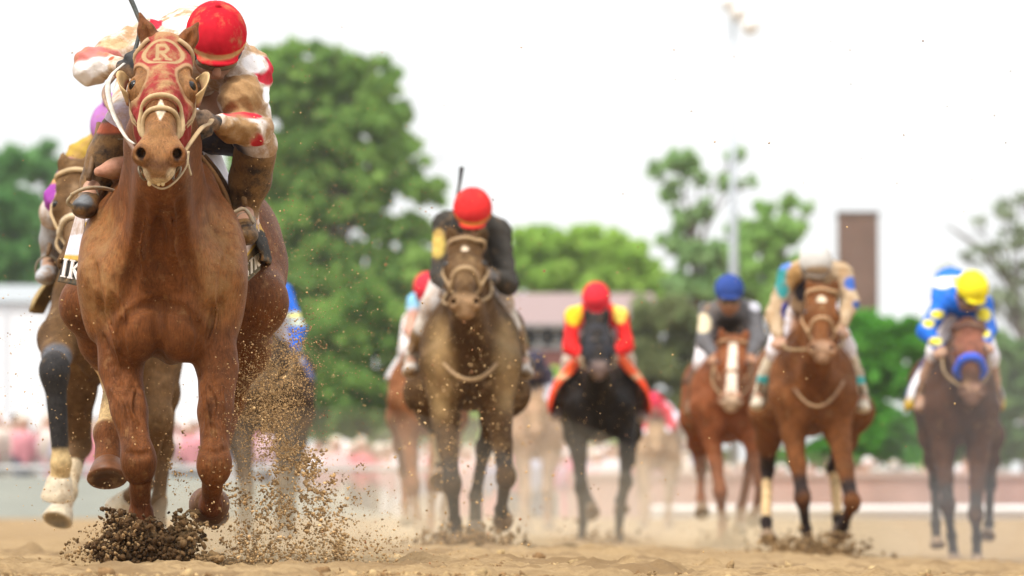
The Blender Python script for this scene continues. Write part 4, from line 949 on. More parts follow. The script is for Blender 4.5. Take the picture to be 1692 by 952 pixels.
    # eye cups: flared half shells outside each eye hole
    for i, sx in enumerate((-1, 1)):
        G = []; 
        for t in np.linspace(-.15, 1.0, 16):
            ang = t * math.pi; row = []
            for s_ in np.linspace(0, 1, 6):
                rad = 1 + .0 * s_; aa = sx * (.114 + .042 * math.sin(max(ang, 0.02)) * (.35 + .65 * s_)); bb = .195 - .066 * math.cos(ang)
                cc = -.085 + .085 * s_ * math.sin(max(ang * .9, .1)) ** .7
                if t > .75: cc += .02 * (t - .75) * 4 * s_
                row.append(H(aa, bb, cc))
            G.append(row)
        g_ = grid_sheet('eye_cup', np.array(G), M['strap'], rt, lambda u, v: (.50, .34, .16, .3) if v > .3 else (.3, .10, .06, .4), .005)
    # double noseband, browband, cheek straps, bit rings, reins
    th = np.linspace(-1.75, 1.75, 33)
    for nm, b0, rad, of in (('noseband', .315, .0085, .010), ('shadow_roll', .372, .0085, .006)):
        p = head_ring(H, hp, lambda t: b0 + .058 * t * t * .6 + .01 * math.cos(3 * t), th, off=of)
        V, F = tube_geo(p, rad * 1.15, 10, up=H.n, flat=(.5, 1)) if False else tube_geo(p, rad, 10, up=H.n); mesh_obj(nm, V, F, M['strap'], rt, np.tile(np.array((.52, .37, .20, .3)), (len(V), 1)))
    for sx in (-1, 1):
        p = head_ring(H, hp, lambda t: .005 + .045 * abs(t), np.linspace(.45, 1.5, 10) * sx, off=.012)
        V, F = tube_geo(p, .008, 8); mesh_obj('browband', V, F, M['strap'], rt, np.tile(np.array(strap), (len(V), 1)))
        bs = np.linspace(.10, .49, 12); o = np.array([H(0, x, -.10 - .06 * x) for x in bs]); an_ = 1.62 + .0 * bs
        d = np.cos(an_)[:, None] * H.n + np.sin(an_)[:, None] * H.r * sx; p = march(hp, o, d, .3) + d * .012
        for o2 in (0, .016):
            V, F = tube_geo(p - H.n * o2, .0055, 8); mesh_obj('cheek_strap', V, F, M['strap'], rt, np.tile(np.array(strap), (len(V), 1)))
        c0 = p[-1] + d[-1] * .008; aa = np.linspace(0, 2 * math.pi, 25)[:-1]
        for rr_, cc in ((.038, c0), (.026, c0 + H.u * .03 - H.n * .02)):
            ring = cc + rr_ * (np.cos(aa)[:, None] * H.u + np.sin(aa)[:, None] * (H.n * .8 + H.r * sx * .5))
            V, F = tube_geo(ring, .0042, 8, closed=True, up=H.r); mesh_obj('bit_ring', V, F, M['metal'], rt)
        h['bit%d' % (sx > 0)] = c0
        for kx in range(3):
            q0 = p[-2 - kx] + d[-1] * .008; V, F = tube_geo(catmull([q0 - H.n * .02, q0 + d[-1] * .012, q0 + H.n * .02 + H.u * .012], 5), .008, 8)
            mesh_obj('buckle', V, F, M['strap'], rt, np.tile(np.array((.42, .3, .17, .4)), (len(V), 1)))
    tube('rein', [Q((205, 105, -.30)), Q((184, 125, -.38)), Q((178, 150, -.45)), Q((188, 190, -.55)), Q((207, 225, -.66)), Q((222, 238, -.74))], [.006, .008, .010, .009, .007, .005], M['strap'], rt, (.50, .46, .40, .15), flat=(1, .45))
    tube('rein', [h['bit0'], Q((205, 222, -.55)), Q((196, 200, -.40)), Q((176, 172, -.28)), Q((172, 150, -.2)), Q((188, 128, -.15))], .0075, M['strap'], rt, (.24, .15, .11, .3))
    tube('rein', [h['bit1'], Q((330, 215, -.6)), Q((345, 205, -.35)), Q((350, 198, -.2))], .010, M['strap'], rt, (.36, .25, .14, .4), flat=(1, .5))
    tube('chin_strap', [Q((312, 250, -.68)), Q((308, 275, -.70)), Q((290, 300, -.74)), Q((268, 312, -.76)), Q((246, 300, -.74)), Q((238, 280, -.72))], .0035, M['strap'], rt, (.42, .32, .2, .3))
    tube('strap_end', [Q((309, 250, -.69)), Q((311, 272, -.69)), Q((316, 290, -.68))], .004, M['strap'], rt, (.5, .4, .25, .2))
    tube('strap_end', [Q((237, 268, -.72)), Q((235, 283, -.72)), Q((232, 292, -.71))], .004, M['strap'], rt, (.5, .4, .25, .2))
    gt = Geo()
    for x in (247, 262, 269):
        c = Q((x, 303, -.775)); w_ = .0075
        V_, F_ = field_for([(ell(c, (w_, .006, .011)), .004)], .0025).mesh(); gt.add(V_, F_.tolist(), (.6, .5, .3, .2))
    gt.obj('teeth', M['teeth'], rt, True)
    # saddle cloth
    gold, black = (.62, .38, .08), (.03, .026, .022)
    def cf(u, v):
        k = abs(v * 2 - 1)
        if k > .97: return (.06, .055, .045, .4)
        if k > .80: return (*black, .12)
        if k > .765: return (*gold, .25)
        if k < .55: return (.45, .38, .62, .1) if k > .48 else (.72, .70, .78, .12)
        return (.70, .66, .70, .25)
    saddlecloth(h, cf, .56, 1.20, 1.78, .035, .045, n=(16, 121))
    # letters on the cloth: flat raised strokes that follow its corner
    def glyphs(name, strokes, o, ex, ez, col):
        g = Geo(); nrm = norm(np.cross(ex, ez))
        nrm = nrm if nrm[1] < 0 else -nrm
        for (x0, y0, x1, y1, w_) in strokes:
            a_ = np.array([x0, y0], float); b_ = np.array([x1, y1], float); t = (b_ - a_) / np.linalg.norm(b_ - a_); pn = np.array([-t[1], t[0]]) * w_ / 2
            c4 = [a_ + pn, b_ + pn, b_ - pn, a_ - pn]; P3 = [o + ex * c[0] + ez * c[1] for c in c4]
            g.add([p + nrm * .011 for p in P3] + [p + nrm * .007 for p in P3], [(0, 1, 2, 3), (7, 6, 5, 4), (0, 4, 5, 1), (1, 5, 6, 2), (2, 6, 7, 3), (3, 7, 4, 0)], col)
        return g.obj(name, M['cloth'], rt)
    # flared corner panels of the cloth, left and right of the chest
    def panel(c00, c10, c01, c11, name, colf, n=(10, 30), bend=.012):
        G = np.zeros((n[0], n[1], 3))
        for i, u in enumerate(np.linspace(0, 1, n[0])):
            for j, v in enumerate(np.linspace(0, 1, n[1])):
                G[i, j] = (1 - v) * ((1 - u) * c00 + u * c10) + v * ((1 - u) * c01 + u * c11) + np.array([0, -1, 0]) * bend * math.sin(u * 6 + v * 5)
        return grid_sheet(name, G, M['cloth'], rt, colf, .005)
    tl, tr, bl, br = Q((128, 352, .50)), Q((143, 345, .40)), Q((97, 466, .66)), Q((131, 473, .36))
    def cl(u, v):
        if v > .92: return (.07, .065, .05, .35)
        if v > .66: return (*black, .05)
        if v > .615: return (*gold, .1)
        return (.60, .52, .50, .35) if v < .32 else (.72, .68, .76, .12)
    panel(tl, tr, bl, br, 'cloth_corner', cl, bend=.0)
    o = bl; ex = br - bl; ez = (tl + tr) / 2 - (bl + br) / 2
    ey = norm(ez) * .068; ox = o + norm(ez) * .022; W_ = (.80, .74, .70, .05)
    glyphs('lettering', [(.28, .02, .28, .98, .13), (.16, .03, .40, .03, .07), (.16, .97, .40, .97, .07),
                         (.62, .02, .62, .98, .13), (.50, .03, .74, .03, .07), (.50, .97, .74, .97, .07), (.66, .45, .97, .97, .10), (.72, .52, .98, .03, .12)], ox, ex, ey, W_)
    tl, tr, bl, br = Q((397, 395, .50)), Q((426, 350, .66)), Q((399, 474, .50)), Q((428, 446, .66))
    def cr(u, v):
        if v > .97: return (.20, .16, .11, .4)
        if v > .50: return (.10, .085, .05, .33)
        if v > .42: return (*gold, .2)
        return (.62, .5, .46, .38)
    panel(tl, tr, bl, br, 'cloth_corner', cr, bend=.006)
    ex = br - bl; ez = norm(tl - bl); ox = bl + ez * .018
    S = [(.26, .90, .12, .95, .09), (.12, .95, .06, .75, .10), (.06, .75, .24, .35, .10), (.24, .35, .20, .1, .10), (.20, .1, .06, .08, .09),
         (.45, .05, .45, .95, .10), (.34, .95, .56, .95, .08), (.68, .05, .68, .95, .10), (.68, .93, .86, .88, .08), (.86, .88, .84, .58, .09), (.84, .58, .70, .50, .08), (.72, .5, .90, .05, .10)]
    glyphs('lettering', S, ox, ex, ez * .055, (.66, .60, .50, .22))
    # rolled leather edge of the saddle pad down both shoulders, and the tan flap roll
    def edge(pts, r, col, name): tube(name, [Q(p) for p in pts], r, M['leather'], rt, col, flat=(1, .8))
    edge([(332, 258, .36), (352, 285, .38), (373, 325, .42), (384, 365, .46), (392, 400, .50), (397, 440, .52)], [.010, .013, .012, .010, .008], (.30, .16, .07, .35), 'pad_edge')
    edge([(338, 256, .44), (360, 284, .46), (380, 322, .50), (390, 365, .54)], [.008, .010, .008], (.16, .09, .05, .3), 'pad_edge')
    edge([(222, 298, .36), (204, 318, .38), (178, 348, .40), (158, 380, .44), (146, 410, .48)], [.006, .008, .006], (.45, .30, .22, .2), 'pad_edge')
    edge([(232, 300, .40), (212, 325, .42), (185, 360, .44), (160, 395, .48)], [.010, .012, .008], (.05, .03, .02, .2), 'pad_edge')
    V_, F_ = field_for([(cone(Q((163, 284, .22)), Q((190, 279, .24)), .018, .030), .03), (cone(Q((190, 279, .24)), Q((235, 262, .30)), .030, .034), .04),
                        (cone(Q((196, 292, .30)), Q((205, 325, .36)), .028, .020), .04), (cone(Q((225, 268, .32)), Q((206, 320, .38)), .034, .018), .05), (cone(Q((215, 225, .42)), Q((232, 262, .36)), .05, .045), .04)], .007).mesh()
    mesh_obj('saddle_flap', V_, F_, M['leather'], rt, paint(V_, (.30, .155, .075, .3), [(cone(Q((160, 280, .2)), Q((215, 268, .24)), .026, .026), (.45, .22, .14), .1, .012), (ell(Q((222, 225, .4)), (.09, .1, .10)), (.22, .07, .05), .1, .02)]))
    V_, F_ = field_for([(cone(Q((318, 232, .50)), Q((385, 240, .56)), .040, .042), .03), (cone(Q((325, 245, .60)), Q((240, 240, .70)), .06, .06), .05), (ell(Q((300, 205, 1.0)), (.16, .2, .05)), .05)], .01).mesh()
    mesh_obj('saddle', V_, F_, M['leather'], rt, np.tile(np.array((.045, .040, .055, .12)), (len(V_), 1)))
    panel(Q((333, 250, .50)), Q((362, 252, .62)), Q((378, 335, .52)), Q((396, 338, .62)), 'saddle_towel', lambda u, v: (.40, .32, .60, .05) if (u < .3 and v > .15) else (.74, .73, .80, .05), bend=.004)
    # ---- jockey
    W = lambda x, y, dy: Q((x, y, dy))
    red, white = (.52, .025, .045), (.72, .69, .70)
    def silk(sh, el, ha, nb, hm, hc):
        st = []
        def sph(px, py, dy, r, c, mud=.12, so=.006): st.append((ell(W(px, py, dy), r), c, mud, so))
        # image-right sleeve: white with red diamonds, muddy front
        sph(436, 118, .22, (.045, .12, .055), red, .05); sph(437, 165, .2, (.04, .12, .045), (.78, .78, .82), .0); sph(436, 205, .18, (.035, .12, .035), red, .05)
        sph(398, 150, .02, (.08, .10, .12), (.45, .33, .22), .80, .03); sph(420, 108, .2, (.05, .1, .04), (.78, .76, .76), .25)
        st.append((ell(W(402, 190, -.02), (.075, .16, .013)), red, .05, .003)); sph(424, 232, .06, (.026, .12, .030), red, .05)
        st.append((ell(W(412, 199, -.02), (.060, .16, .008)), (.72, .68, .68), .10, .003))
        sph(385, 215, .0, (.085, .1, .05), (.45, .33, .22), .74, .02)
        # image-left sleeve
        sph(160, 95, .1, (.09, .12, .045), (.50, .16, .14), .32, .004); sph(140, 130, .1, (.07, .2, .06), (.78, .75, .74), .16, .01); sph(152, 112, .0, (.075, .07, .040), (.78, .74, .72), .30, .01)
        sph(190, 78, .2, (.06, .12, .03), (.55, .42, .25), .4)
        st.append((cone(W(186, 100, -.02), W(190, 128, -.02), .016, .016), (.60, .11, .045), .08, .004))
        # back seen behind the ears
        sph(262, 45, .45, (.025, .5, .03), red, .05, .003); sph(300, 44, .45, (.06, .5, .035), (.75, .73, .74), .22, .004)
        st.append((ell(W(350, 200, .0), (.028, .06, .05)), (.60, .12, .05), .1, .004))
        return st
    hc = W(357, 62, .10)
    j = build_jockey(h, dict(label='jockey in red helmet and muddy red and white silks crouched on the leading horse', res=.0062, bres=.0052, fr=1.0, head=hc, f=(.10, -.80, -.60),
        cap=(.50, .014, .026), capmud=.20, bw=1.25, sr=.62, rim=(.50, .30, .13), silk=(.70, .62, .55), silkmud=.50, silkpaint=silk, fold=.0034, fj=.92,
        sh=(W(292, 78, .26), W(408, 122, .28)), el=(W(150, 106, .12), W(424, 214, .10)), ha=(W(206, 112, -.06), W(350, 202, -.12)),
        hd=(norm((.9, -.45, .05)), norm((-.6, -.75, .0))), hk=(norm((.1, 0, -1)), norm((0, 0, 1))), glove=(.022, .02, .02),
        hip=(W(250, 88, 1.0), W(330, 88, 1.0)), kn=(W(206, 206, .30), W(424, 240, .36)), an=(W(157, 300, .34), W(404, 340, .48)), toe=(W(141, 340, .20), W(405, 384, .34)),
        legs=(.62, .55, .50), legmud=.45, facemud=.15, bootmud=.52,
        jextra=[(ell(W(172, 98, .2), (.055, .09, .035)), .03), (cone(W(185, 82, .2), W(245, 62, .32), .05, .07), .05), (ell(W(395, 120, .25), (.11, .12, .09)), .05), (ell(W(150, 120, .12), (.055, .08, .045)), .03),
                (ell(W(400, 165, .12), (.085, .12, .09)), .04), (ell(W(395, 215, .05), (.09, .08, .05)), .03), (ell(W(300, 58, .5), (.11, .2, .06)), .05)],
        legpaint=lambda kn, an, hip: [(ell(kn[1] + np.array([0, -.02, -.03]), (.10, .12, .07)), (.62, .56, .52), .50, .02), (cone(W(335, 235, .35), W(395, 255, .35), .06, .06), (.05, .045, .06), .0, .02), (ell(kn[0], (.12, .12, .08)), (.50, .42, .50), .3, .02)],
        bootpaint=lambda tp, an, toe, i: ([(ell(tp + np.array([0, 0, .01]), (.09, .09, .035)), (.40, .09, .035), .15, .006), (ell(toe + np.array([0, -.03, .01]), (.03, .05, .03)), (.16, .17, .18), .0, .015)] if i == 0 else [])))
    # watch-like strap with buckle under the red boot top
    c = j['kn'][0] * .80 + j['an'][0] * .20; a = np.linspace(0, 2 * math.pi, 25)[:-1]
    V, F = tube_geo(c + np.stack([.066 * np.cos(a), .064 * np.sin(a), .012 * np.cos(a)], 1), .010, 8, closed=True, up=(0, 0, 1)); mesh_obj('boot_strap', V, F, M['dark'], j['rt'])
    c = c + np.array([.02, -.072, 0]); V, F = tube_geo(c + np.array([(-.016, 0, -.016), (.016, 0, -.016), (.016, 0, .016), (-.016, 0, .016)]), .004, 6, closed=True, up=(0, 1, 0)); mesh_obj('buckle', V, F, M['metal'], j['rt'])
    for s_, pts in ((0, [(118, 322, .12), (140, 312, .10), (170, 311, .16), (196, 318, .24)]), (1, [(384, 352, .30), (405, 346, .30), (420, 370, .30)])):
        tube('boot_strap', [W(*p) for p in pts], .007, M['strap'], j['rt'], (.30, .26, .2, .4))
    tube('boot_strap', [W(120, 322, .12), W(112, 335, .14), W(125, 345, .15)], .007, M['strap'], j['rt'], (.30, .24, .15, .4))
    hx_ = j['ha'][0]
    V, F = tube_geo(catmull([W(214, -6, .02), W(226, 22, .0), W(232, 45, -.02), W(222, 90, -.05), hx_ + np.array([.03, -.02, -.02])], 8), [.009, .008, .007, .008, .011], 8)
    o = mesh_obj('whip', V, F, M['leather'], None, np.tile(np.array((.06, .065, .06, .15)), (len(V), 1)))
    tag(o, 'dark riding whip raised by the jockey on the leading horse', 'whip', 'riding whips')
lead()
# ------------------------------------------------------------------ the field behind
def cloth_fn(top, bottom, edge=None, line=None):
    def f(u, v):
        k = abs(v * 2 - 1)
        if edge and (k > .94 or u < .06): return (*edge, .2)
        if line and .60 < k < .66: return (*line, .1)
        return (*(bottom if k > .62 else top), .2)
    return f
def blaze(w0, b0, b1, taper=0.0, col=(.72, .60, .48)):
    return lambda H, Q, L, J: [(lambda V: np.where(H.loc(V)[:, 2] > -.06, np.maximum(np.abs(H.loc(V)[:, 0]) - w0 * (1 + taper * (H.loc(V)[:, 1] - b0)), np.abs(H.loc(V)[:, 1] - (b0 + b1) / 2) - (b1 - b0) / 2), 1), col, .1, .008)]
def muzz(col=(.30, .19, .13)):
    return lambda H, Q, L, J: [(H.e((0, .56, -.11), (.10, .085, .12)), col, .25, .03)]
def both(*fs): return lambda H, Q, L, J: sum((f(H, Q, L, J) for f in fs), [])
def rider_reins(h, j): reins(h, j['ha'])
def cone_on(a, b, f0, f1, ra, rb): return cone(np.array(a) + (np.array(b) - a) * f0, np.array(a) + (np.array(b) - a) * f1, ra, rb)

# second horse: brown, dusty, rider in a red cap and dark muddy silks
D = 31.5; X = tree_x(777, D); g0 = gz(X, D)
h = build_horse(dict(D=D, X=X, g=0, h=.012, w=.98, neck=.125, label='dusty grey-brown horse with a small star on its forehead, second behind the leader', coat=(.075, .038, .014, .14), points=(.03, .022, .018),
    poll=(768, 390, -.35), nose=(768, 490, -.80), chin=(768, 512, -.68), mouth=.02, roll=.02, ears=[((740, 372, -.33), (750, 398, -.35)), ((803, 374, -.33), (793, 400, -.35))],
    fore=[[(737, 690, .1), (747, 800, -.05), (752, 862, .05), (756, 890, .02)], [(822, 680, .1), (836, 788, -.28), (828, 842, -.02), (830, 848, .12), .95, (0, -.2, -1)]],
    hind=[[(705, 650, .95), (722, 715, 1.3), (727, 770, 1.1), (727, 780, 1.0), 1, (0, -.7, -.6)], [(838, 650, .95), (800, 740, 1.4), (786, 820, 1.4), (786, 866, 1.35)]],
    paint=both(muzz((.28, .17, .09)), lambda H, Q, L, J: [(H.e((0, .12, -.01), (.018, .026, .04)), (.7, .55, .4), .1, .006), (H.e((.02, .54, -.15), (.05, .03, .04)), (.75, .68, .6), .1, .01), (H.e((0, .30, -.03), (.10, .12, .06)), (.15, .085, .04), .3, .03),
        (ell(Q((728, 610, .05)), (.07, .3, .28)), (.26, .165, .07), .36, .06), (ell(Q((838, 600, .05)), (.06, .3, .25)), (.27, .18, .085), .36, .06), (cone(J['h0'][1], J['h0'][2], .06, .06), (.5, .36, .2), .2, .02)]), hair=(.04, .03, .02)))
bridle(h, (.36, .24, .13, .4), .014)
saddlecloth(h, cloth_fn((.30, .19, .09), (.10, .08, .04), (.24, .16, .07)), .42, 1.1, 1.72)
Q = h['Q']
th = np.linspace(-1, 1, 15); tube('breast_strap', [Q((777 + 52 * t, 628 - 38 * t * t, -.12 + .12 * t * t)) for t in th], .011, M['strap'], h['rt'], (.34, .22, .12, .4), sm=0)
j = build_jockey(h, dict(label='jockey in red cap with a gold rim and mud-dark silks on the second horse', head=Q((781, 348, .0)), f=(0, -.8, -.6), cap=(.62, .03, .03), rim=(.62, .27, .05), silk=(.045, .040, .034), silkmud=.12,
    sh=(Q((738, 372, .22)), Q((822, 385, .22))), el=(Q((728, 455, .1)), Q((838, 470, .05))), ha=(Q((742, 478, -.1)), Q((808, 452, -.12))), kn=(Q((716, 505, .35)), Q((828, 500, .35))), an=(Q((682, 590, .5)), Q((862, 590, .5))), toe=(Q((678, 612, .35)), Q((868, 615, .35))),
    legs=(.50, .45, .42), legmud=.3, bootmud=.5, boot=(.12, .07, .03), glove=(.03, .03, .03),
    silkpaint=lambda **k: [(ell(Q((726, 412, .2)), (.05, .14, .12)), (.55, .40, .10), .2, .01), (ell(Q((775, 420, .3)), (.10, .12, .12)), (.05, .05, .12), .1, .01)],
    bootpaint=lambda tp, an, toe, i: [(cone(tp, tp + (an - tp) * .25, .075, .075), (.6, .55, .5), .2, .02), (cone(an, toe, .06, .06), (.5, .45, .4), .3, .02)]))
rider_reins(h, j)
V, F = tube_geo(catmull([Q((763, 276, .05)), Q((760, 300, .04)), Q((755, 330, .0)), Q((745, 400, -.05)), Q((744, 470, -.12))], 6), [.014, .010, .009, .010, .011], 8)
tag(mesh_obj('whip', V, F, M['leather'], None, np.tile(np.array((.03, .03, .03, .1)), (len(V), 1))), 'dark riding whip held upright by the jockey on the second horse', 'whip', 'riding whips')

# black horse, red and yellow silks, orange cloth
D = 43.2; X = tree_x(992, D)
h = build_horse(dict(D=D, X=X, g=gz(X, D), h=.015, w=1.0, label='black horse in a black blinker hood with an orange saddle cloth', coat=(.012, .008, .006, .06), mat=M['coat_black'],
    poll=(985, 520, -.35), nose=(990, 600, -.80), chin=(988, 622, -.68), ears=[((968, 508, -.33), (973, 528, -.35)), ((1003, 508, -.33), (1000, 528, -.35))],
    fore=[[(958, 700, .1), (960, 805, -.05), (963, 862, .05), (962, 893, .02)], [(1034, 700, .1), (1034, 796, -.15), (1024, 855, 0.0), (1022, 898, -.02)]],
    hind=[[(940, 660, .95), (958, 780, 1.3), (974, 830, 1.0), (978, 836, .95), 1, (0, -.5, -.8)], [(1046, 670, .95), (1040, 760, 1.35), (1024, 828, 1.1), (1026, 838, 1.05)]],
    paint=muzz((.16, .11, .10)), hair=(.02, .018, .016)))
bridle(h, (.02, .02, .02, .1), .014, band=False)
V_, F_ = field_for([(q[0], q[1]) for q in []] or [(h['H'].e((0, .22, -.10), (.108, .25, .115)), .02), (h['H'].e((0, .34, -.07), (.082, .12, .08)), .04)], .012).mesh()
mesh_obj('blinker_hood', V_, F_, M['cloth'], h['rt'], np.tile(np.array((.028, .028, .034, .05)), (len(V_), 1)))
saddlecloth(h, cloth_fn((.78, .09, .02), (.80, .06, .015), None, (.70, .45, .25)), .12, 1.1, 2.05, .045, .06)
Q = h['Q']
j = build_jockey(h, dict(label='jockey in plain red cap and red silks with yellow shoulders on the black horse', head=Q((985, 494, .0)), f=(0, -.75, -.66), cap=(.68, .03, .045), capmud=0, silk=(.72, .02, .02), silkmud=.04,
    sh=(Q((950, 524, .22)), Q((1022, 524, .22))), el=(Q((943, 575, .1)), Q((1034, 572, .1))), ha=(Q((966, 588, -.1)), Q((1010, 586, -.1))), kn=(Q((944, 596, .35)), Q((1034, 596, .35))), an=(Q((922, 665, .5)), Q((1058, 665, .5))), toe=(Q((920, 686, .35)), Q((1060, 688, .35))),
    legs=(.62, .56, .48), legmud=.25, boot=(.5, .42, .40), bootmud=.15, skin=(.25, .14, .09),
    silkpaint=lambda **k: [(ell(Q((948, 520, .25)), (.075, .2, .12)), (.75, .55, .02), 0, .01), (ell(Q((1024, 518, .25)), (.06, .2, .11)), (.75, .62, .1), 0, .01), (ell(Q((962, 556, .3)), (.05, .22, .09)), (.80, .78, .82), 0, .01), (ell(Q((1014, 556, .3)), (.05, .22, .09)), (.80, .78, .82), 0, .01)],
    jextra=[(cone(Q((960, 545, .35)), Q((962, 580, .40)), .07, .07), .04), (cone(Q((1014, 545, .35)), Q((1012, 580, .40)), .07, .07), .04)]))
rider_reins(h, j)

# chestnut with a broad blaze, blue cap
D = 41.2; X = tree_x(1205, D)
h = build_horse(dict(D=D, X=X, g=gz(X, D), h=.015, w=.98, label='chestnut horse with a long cream blaze down its face', coat=(.20, .062, .022, .10),
    poll=(1212, 558, -.35), nose=(1208, 655, -.72), chin=(1208, 668, -.62), ears=[((1190, 540, -.33), (1196, 566, -.35)), ((1236, 542, -.33), (1228, 566, -.35))],
    fore=[[(1176, 715, .1), (1190, 812, -.05), (1194, 868, .05), (1194, 898, .02)], [(1238, 715, .1), (1258, 796, -.28), (1250, 842, -.02), (1246, 850, .12), .92, (0, -.2, -1)]],
    hind=[[(1148, 690, .95), (1158, 775, 1.3), (1158, 822, 1.1), (1160, 836, 1.0), .9, (0, -.6, -.7)], [(1258, 690, .95), (1240, 770, 1.35), (1225, 840, 1.2), (1222, 868, 1.15)]],
    paint=both(muzz((.45, .32, .22)), blaze(.026, .04, .50, 1.2)), hair=(.3, .14, .07)))
bridle(h, (.28, .15, .08, .3), .010)
saddlecloth(h, cloth_fn((.14, .08, .05), (.10, .05, .04)), .50, 1.1, 1.45)
Q = h['Q']
j = build_jockey(h, dict(label='jockey in royal blue cap and dark grey silks on the chestnut with the blaze', head=Q((1205, 482, .05)), f=(0, -.97, -.22), cap=(.035, .07, .26), capmud=.05, silk=(.12, .115, .12), silkmud=.1, skin=(.40, .18, .10),
    sh=(Q((1172, 520, .22)), Q((1240, 516, .22))), el=(Q((1164, 565, .1)), Q((1252, 565, .05))), ha=(Q((1182, 590, -.1)), Q((1238, 590, -.1))), kn=(Q((1162, 600, .35)), Q((1246, 600, .35))), an=(Q((1144, 665, .5)), Q((1262, 665, .5))), toe=(Q((1142, 680, .35)), Q((1264, 685, .35))),
    legs=(.70, .66, .68), boot=(.10, .06, .04), silkpaint=lambda **k: [(ell(Q((1162, 536, .18)), (.06, .2, .08)), (.72, .62, .42), .1, .01), (ell(Q((1246, 508, .2)), (.05, .1, .04)), (.5, .5, .55), .1, .01), (ell(Q((1206, 540, .2)), (.10, .14, .10)), (.03, .025, .025), .0, .02)]))
rider_reins(h, j)

# tall bay with a star, white cap
D = 36.4; X = tree_x(1346, D)
h = build_horse(dict(D=D, X=X, g=gz(X, D), h=.013, w=.98, label='bay horse with a round white star, tallest of the group at right', coat=(.16, .058, .018, .10), points=(.03, .02, .018),
    poll=(1357, 474, -.35), nose=(1359, 568, -.78), chin=(1360, 588, -.66), ears=[((1336, 462, -.33), (1341, 482, -.35)), ((1383, 462, -.33), (1376, 482, -.35))],
    fore=[[(1311, 715, .1), (1326, 822, -.05), (1332, 875, .05), (1336, 905, .02)], [(1384, 715, .1), (1408, 830, -.30), (1394, 868, -.05), (1388, 874, .10), .95, (0, -.2, -1)]],
    hind=[[(1270, 680, .95), (1268, 775, 1.3), (1266, 862, 1.0), (1268, 882, .95)], [(1412, 680, .95), (1378, 775, 1.35), (1384, 850, 1.1), (1386, 868, 1.1)]],
    paint=both(muzz((.36, .22, .14)), lambda H, Q, L, J: [(H.e((0, .13, -.01), (.030, .042, .05)), (.66, .55, .4), .0, .006), (cone_on(J['h0'][1], J['h0'][2], .35, .85, .06, .06), (.60, .42, .22), .1, .01), (cone_on(J['h1'][1], J['h1'][2], .3, .9, .07, .07), (.60, .42, .22), .1, .01)]), hair=(.03, .02, .02)))
bridle(h, (.45, .28, .15, .3), .012)
saddlecloth(h, cloth_fn((.22, .13, .07), (.16, .10, .06)), .50, 1.1, 1.55)
Q = h['Q']; th = np.linspace(-1, 1, 13)
tube('breast_strap', [Q((1350 + 44 * t, 672 - 42 * t * t, -.12 + .12 * t * t)) for t in th], .010, M['strap'], h['rt'], (.30, .17, .10, .3), sm=0)
j = build_jockey(h, dict(label='jockey in white cap and tan teal and blue silks on the tall bay horse', head=Q((1348, 434, .0)), f=(.05, -.82, -.56), cap=(.52, .50, .47), capmud=.02, silk=(.46, .34, .22), silkmud=.30,
    sh=(Q((1305, 455, .22)), Q((1390, 455, .22))), el=(Q((1280, 522, .1)), Q((1404, 500, .1))), ha=(Q((1288, 562, -.05)), Q((1388, 545, -.1))), kn=(Q((1284, 580, .35)), Q((1396, 575, .35))), an=(Q((1256, 650, .5)), Q((1424, 655, .5))), toe=(Q((1252, 668, .35)), Q((1426, 672, .35))),
    legs=(.70, .66, .70), boot=(.60, .52, .40), bootmud=.25,
    silkpaint=lambda **k: [(ell(Q((1292, 470, .2)), (.05, .2, .12)), (.03, .22, .22), .15, .01), (ell(Q((1322, 480, .25)), (.05, .2, .14)), (.03, .03, .05), .1, .01), (ell(Q((1312, 458, .1)), (.05, .1, .09)), (.38, .22, .08), .3, .01), (ell(Q((1404, 470, .2)), (.05, .2, .05)), (.05, .12, .40), .1, .01), (ell(Q((1410, 505, .2)), (.05, .2, .04)), (.05, .12, .40), .1, .01),
        (ell(Q((1294, 440, .3)), (.06, .2, .04)), (.10, .2, .5), .1, .01), (ell(Q((1298, 515, .1)), (.03, .2, .06)), (.04, .06, .4), .1, .01), (ell(Q((1312, 512, .2)), (.05, .2, .10)), (.72, .70, .80), .1, .01)],
    bootpaint=lambda tp, an, toe, i: [(ell((an + tp) / 2 + np.array([0, 0, -.03]), (.1, .1, .03)), (.06, .45, .48), .1, .01)],
    cappaint=[lambda hc, rr, f, up: (ell(hc + f * .12 + up * .0, (.09, .07, .045)), (.42, .31, .20), .3, .01), lambda hc, rr, f, up: (lambda V: np.abs((V - hc) @ up + .010) - .008, (.15, .12, .10), .1, .004)]))
rider_reins(h, j)

# bay at the far right with a blue shadow roll, yellow cap
D = 38.5; X = tree_x(1592, D)
h = build_horse(dict(D=D, X=X, g=gz(X, D), h=.014, w=.84, label='bay horse wearing a thick bright blue noseband, farthest right', coat=(.065, .024, .010, .12), points=(.03, .024, .02),
    poll=(1600, 530, -.35), nose=(1607, 640, -.70), chin=(1604, 662, -.62), roll=.02, ears=[((1578, 532, -.33), (1583, 552, -.35)), ((1625, 526, -.33), (1618, 548, -.35))],
    fore=[[(1560, 745, .1), (1566, 835, -.05), (1572, 885, .05), (1576, 918, .02)], [(1616, 745, .1), (1612, 850, -.1), (1614, 890, 0), (1614, 918, 0)]],
    hind=[[(1545, 720, .95), (1545, 800, 1.3), (1546, 865, 1.1), (1548, 892, 1.05), .9], [(1632, 720, .95), (1636, 800, 1.35), (1634, 866, 1.2), (1632, 880, 1.15), .9]],
    paint=both(muzz((.25, .14, .10)), lambda H, Q, L, J: [(H.e((0, .2, -.05), (.12, .2, .12)), (.20, .07, .04), .1, .06)]), hair=(.03, .025, .025)))
bridle(h, (.14, .07, .05, .2), .030, (.02, .09, .62, 0), nose_name='shadow_roll')
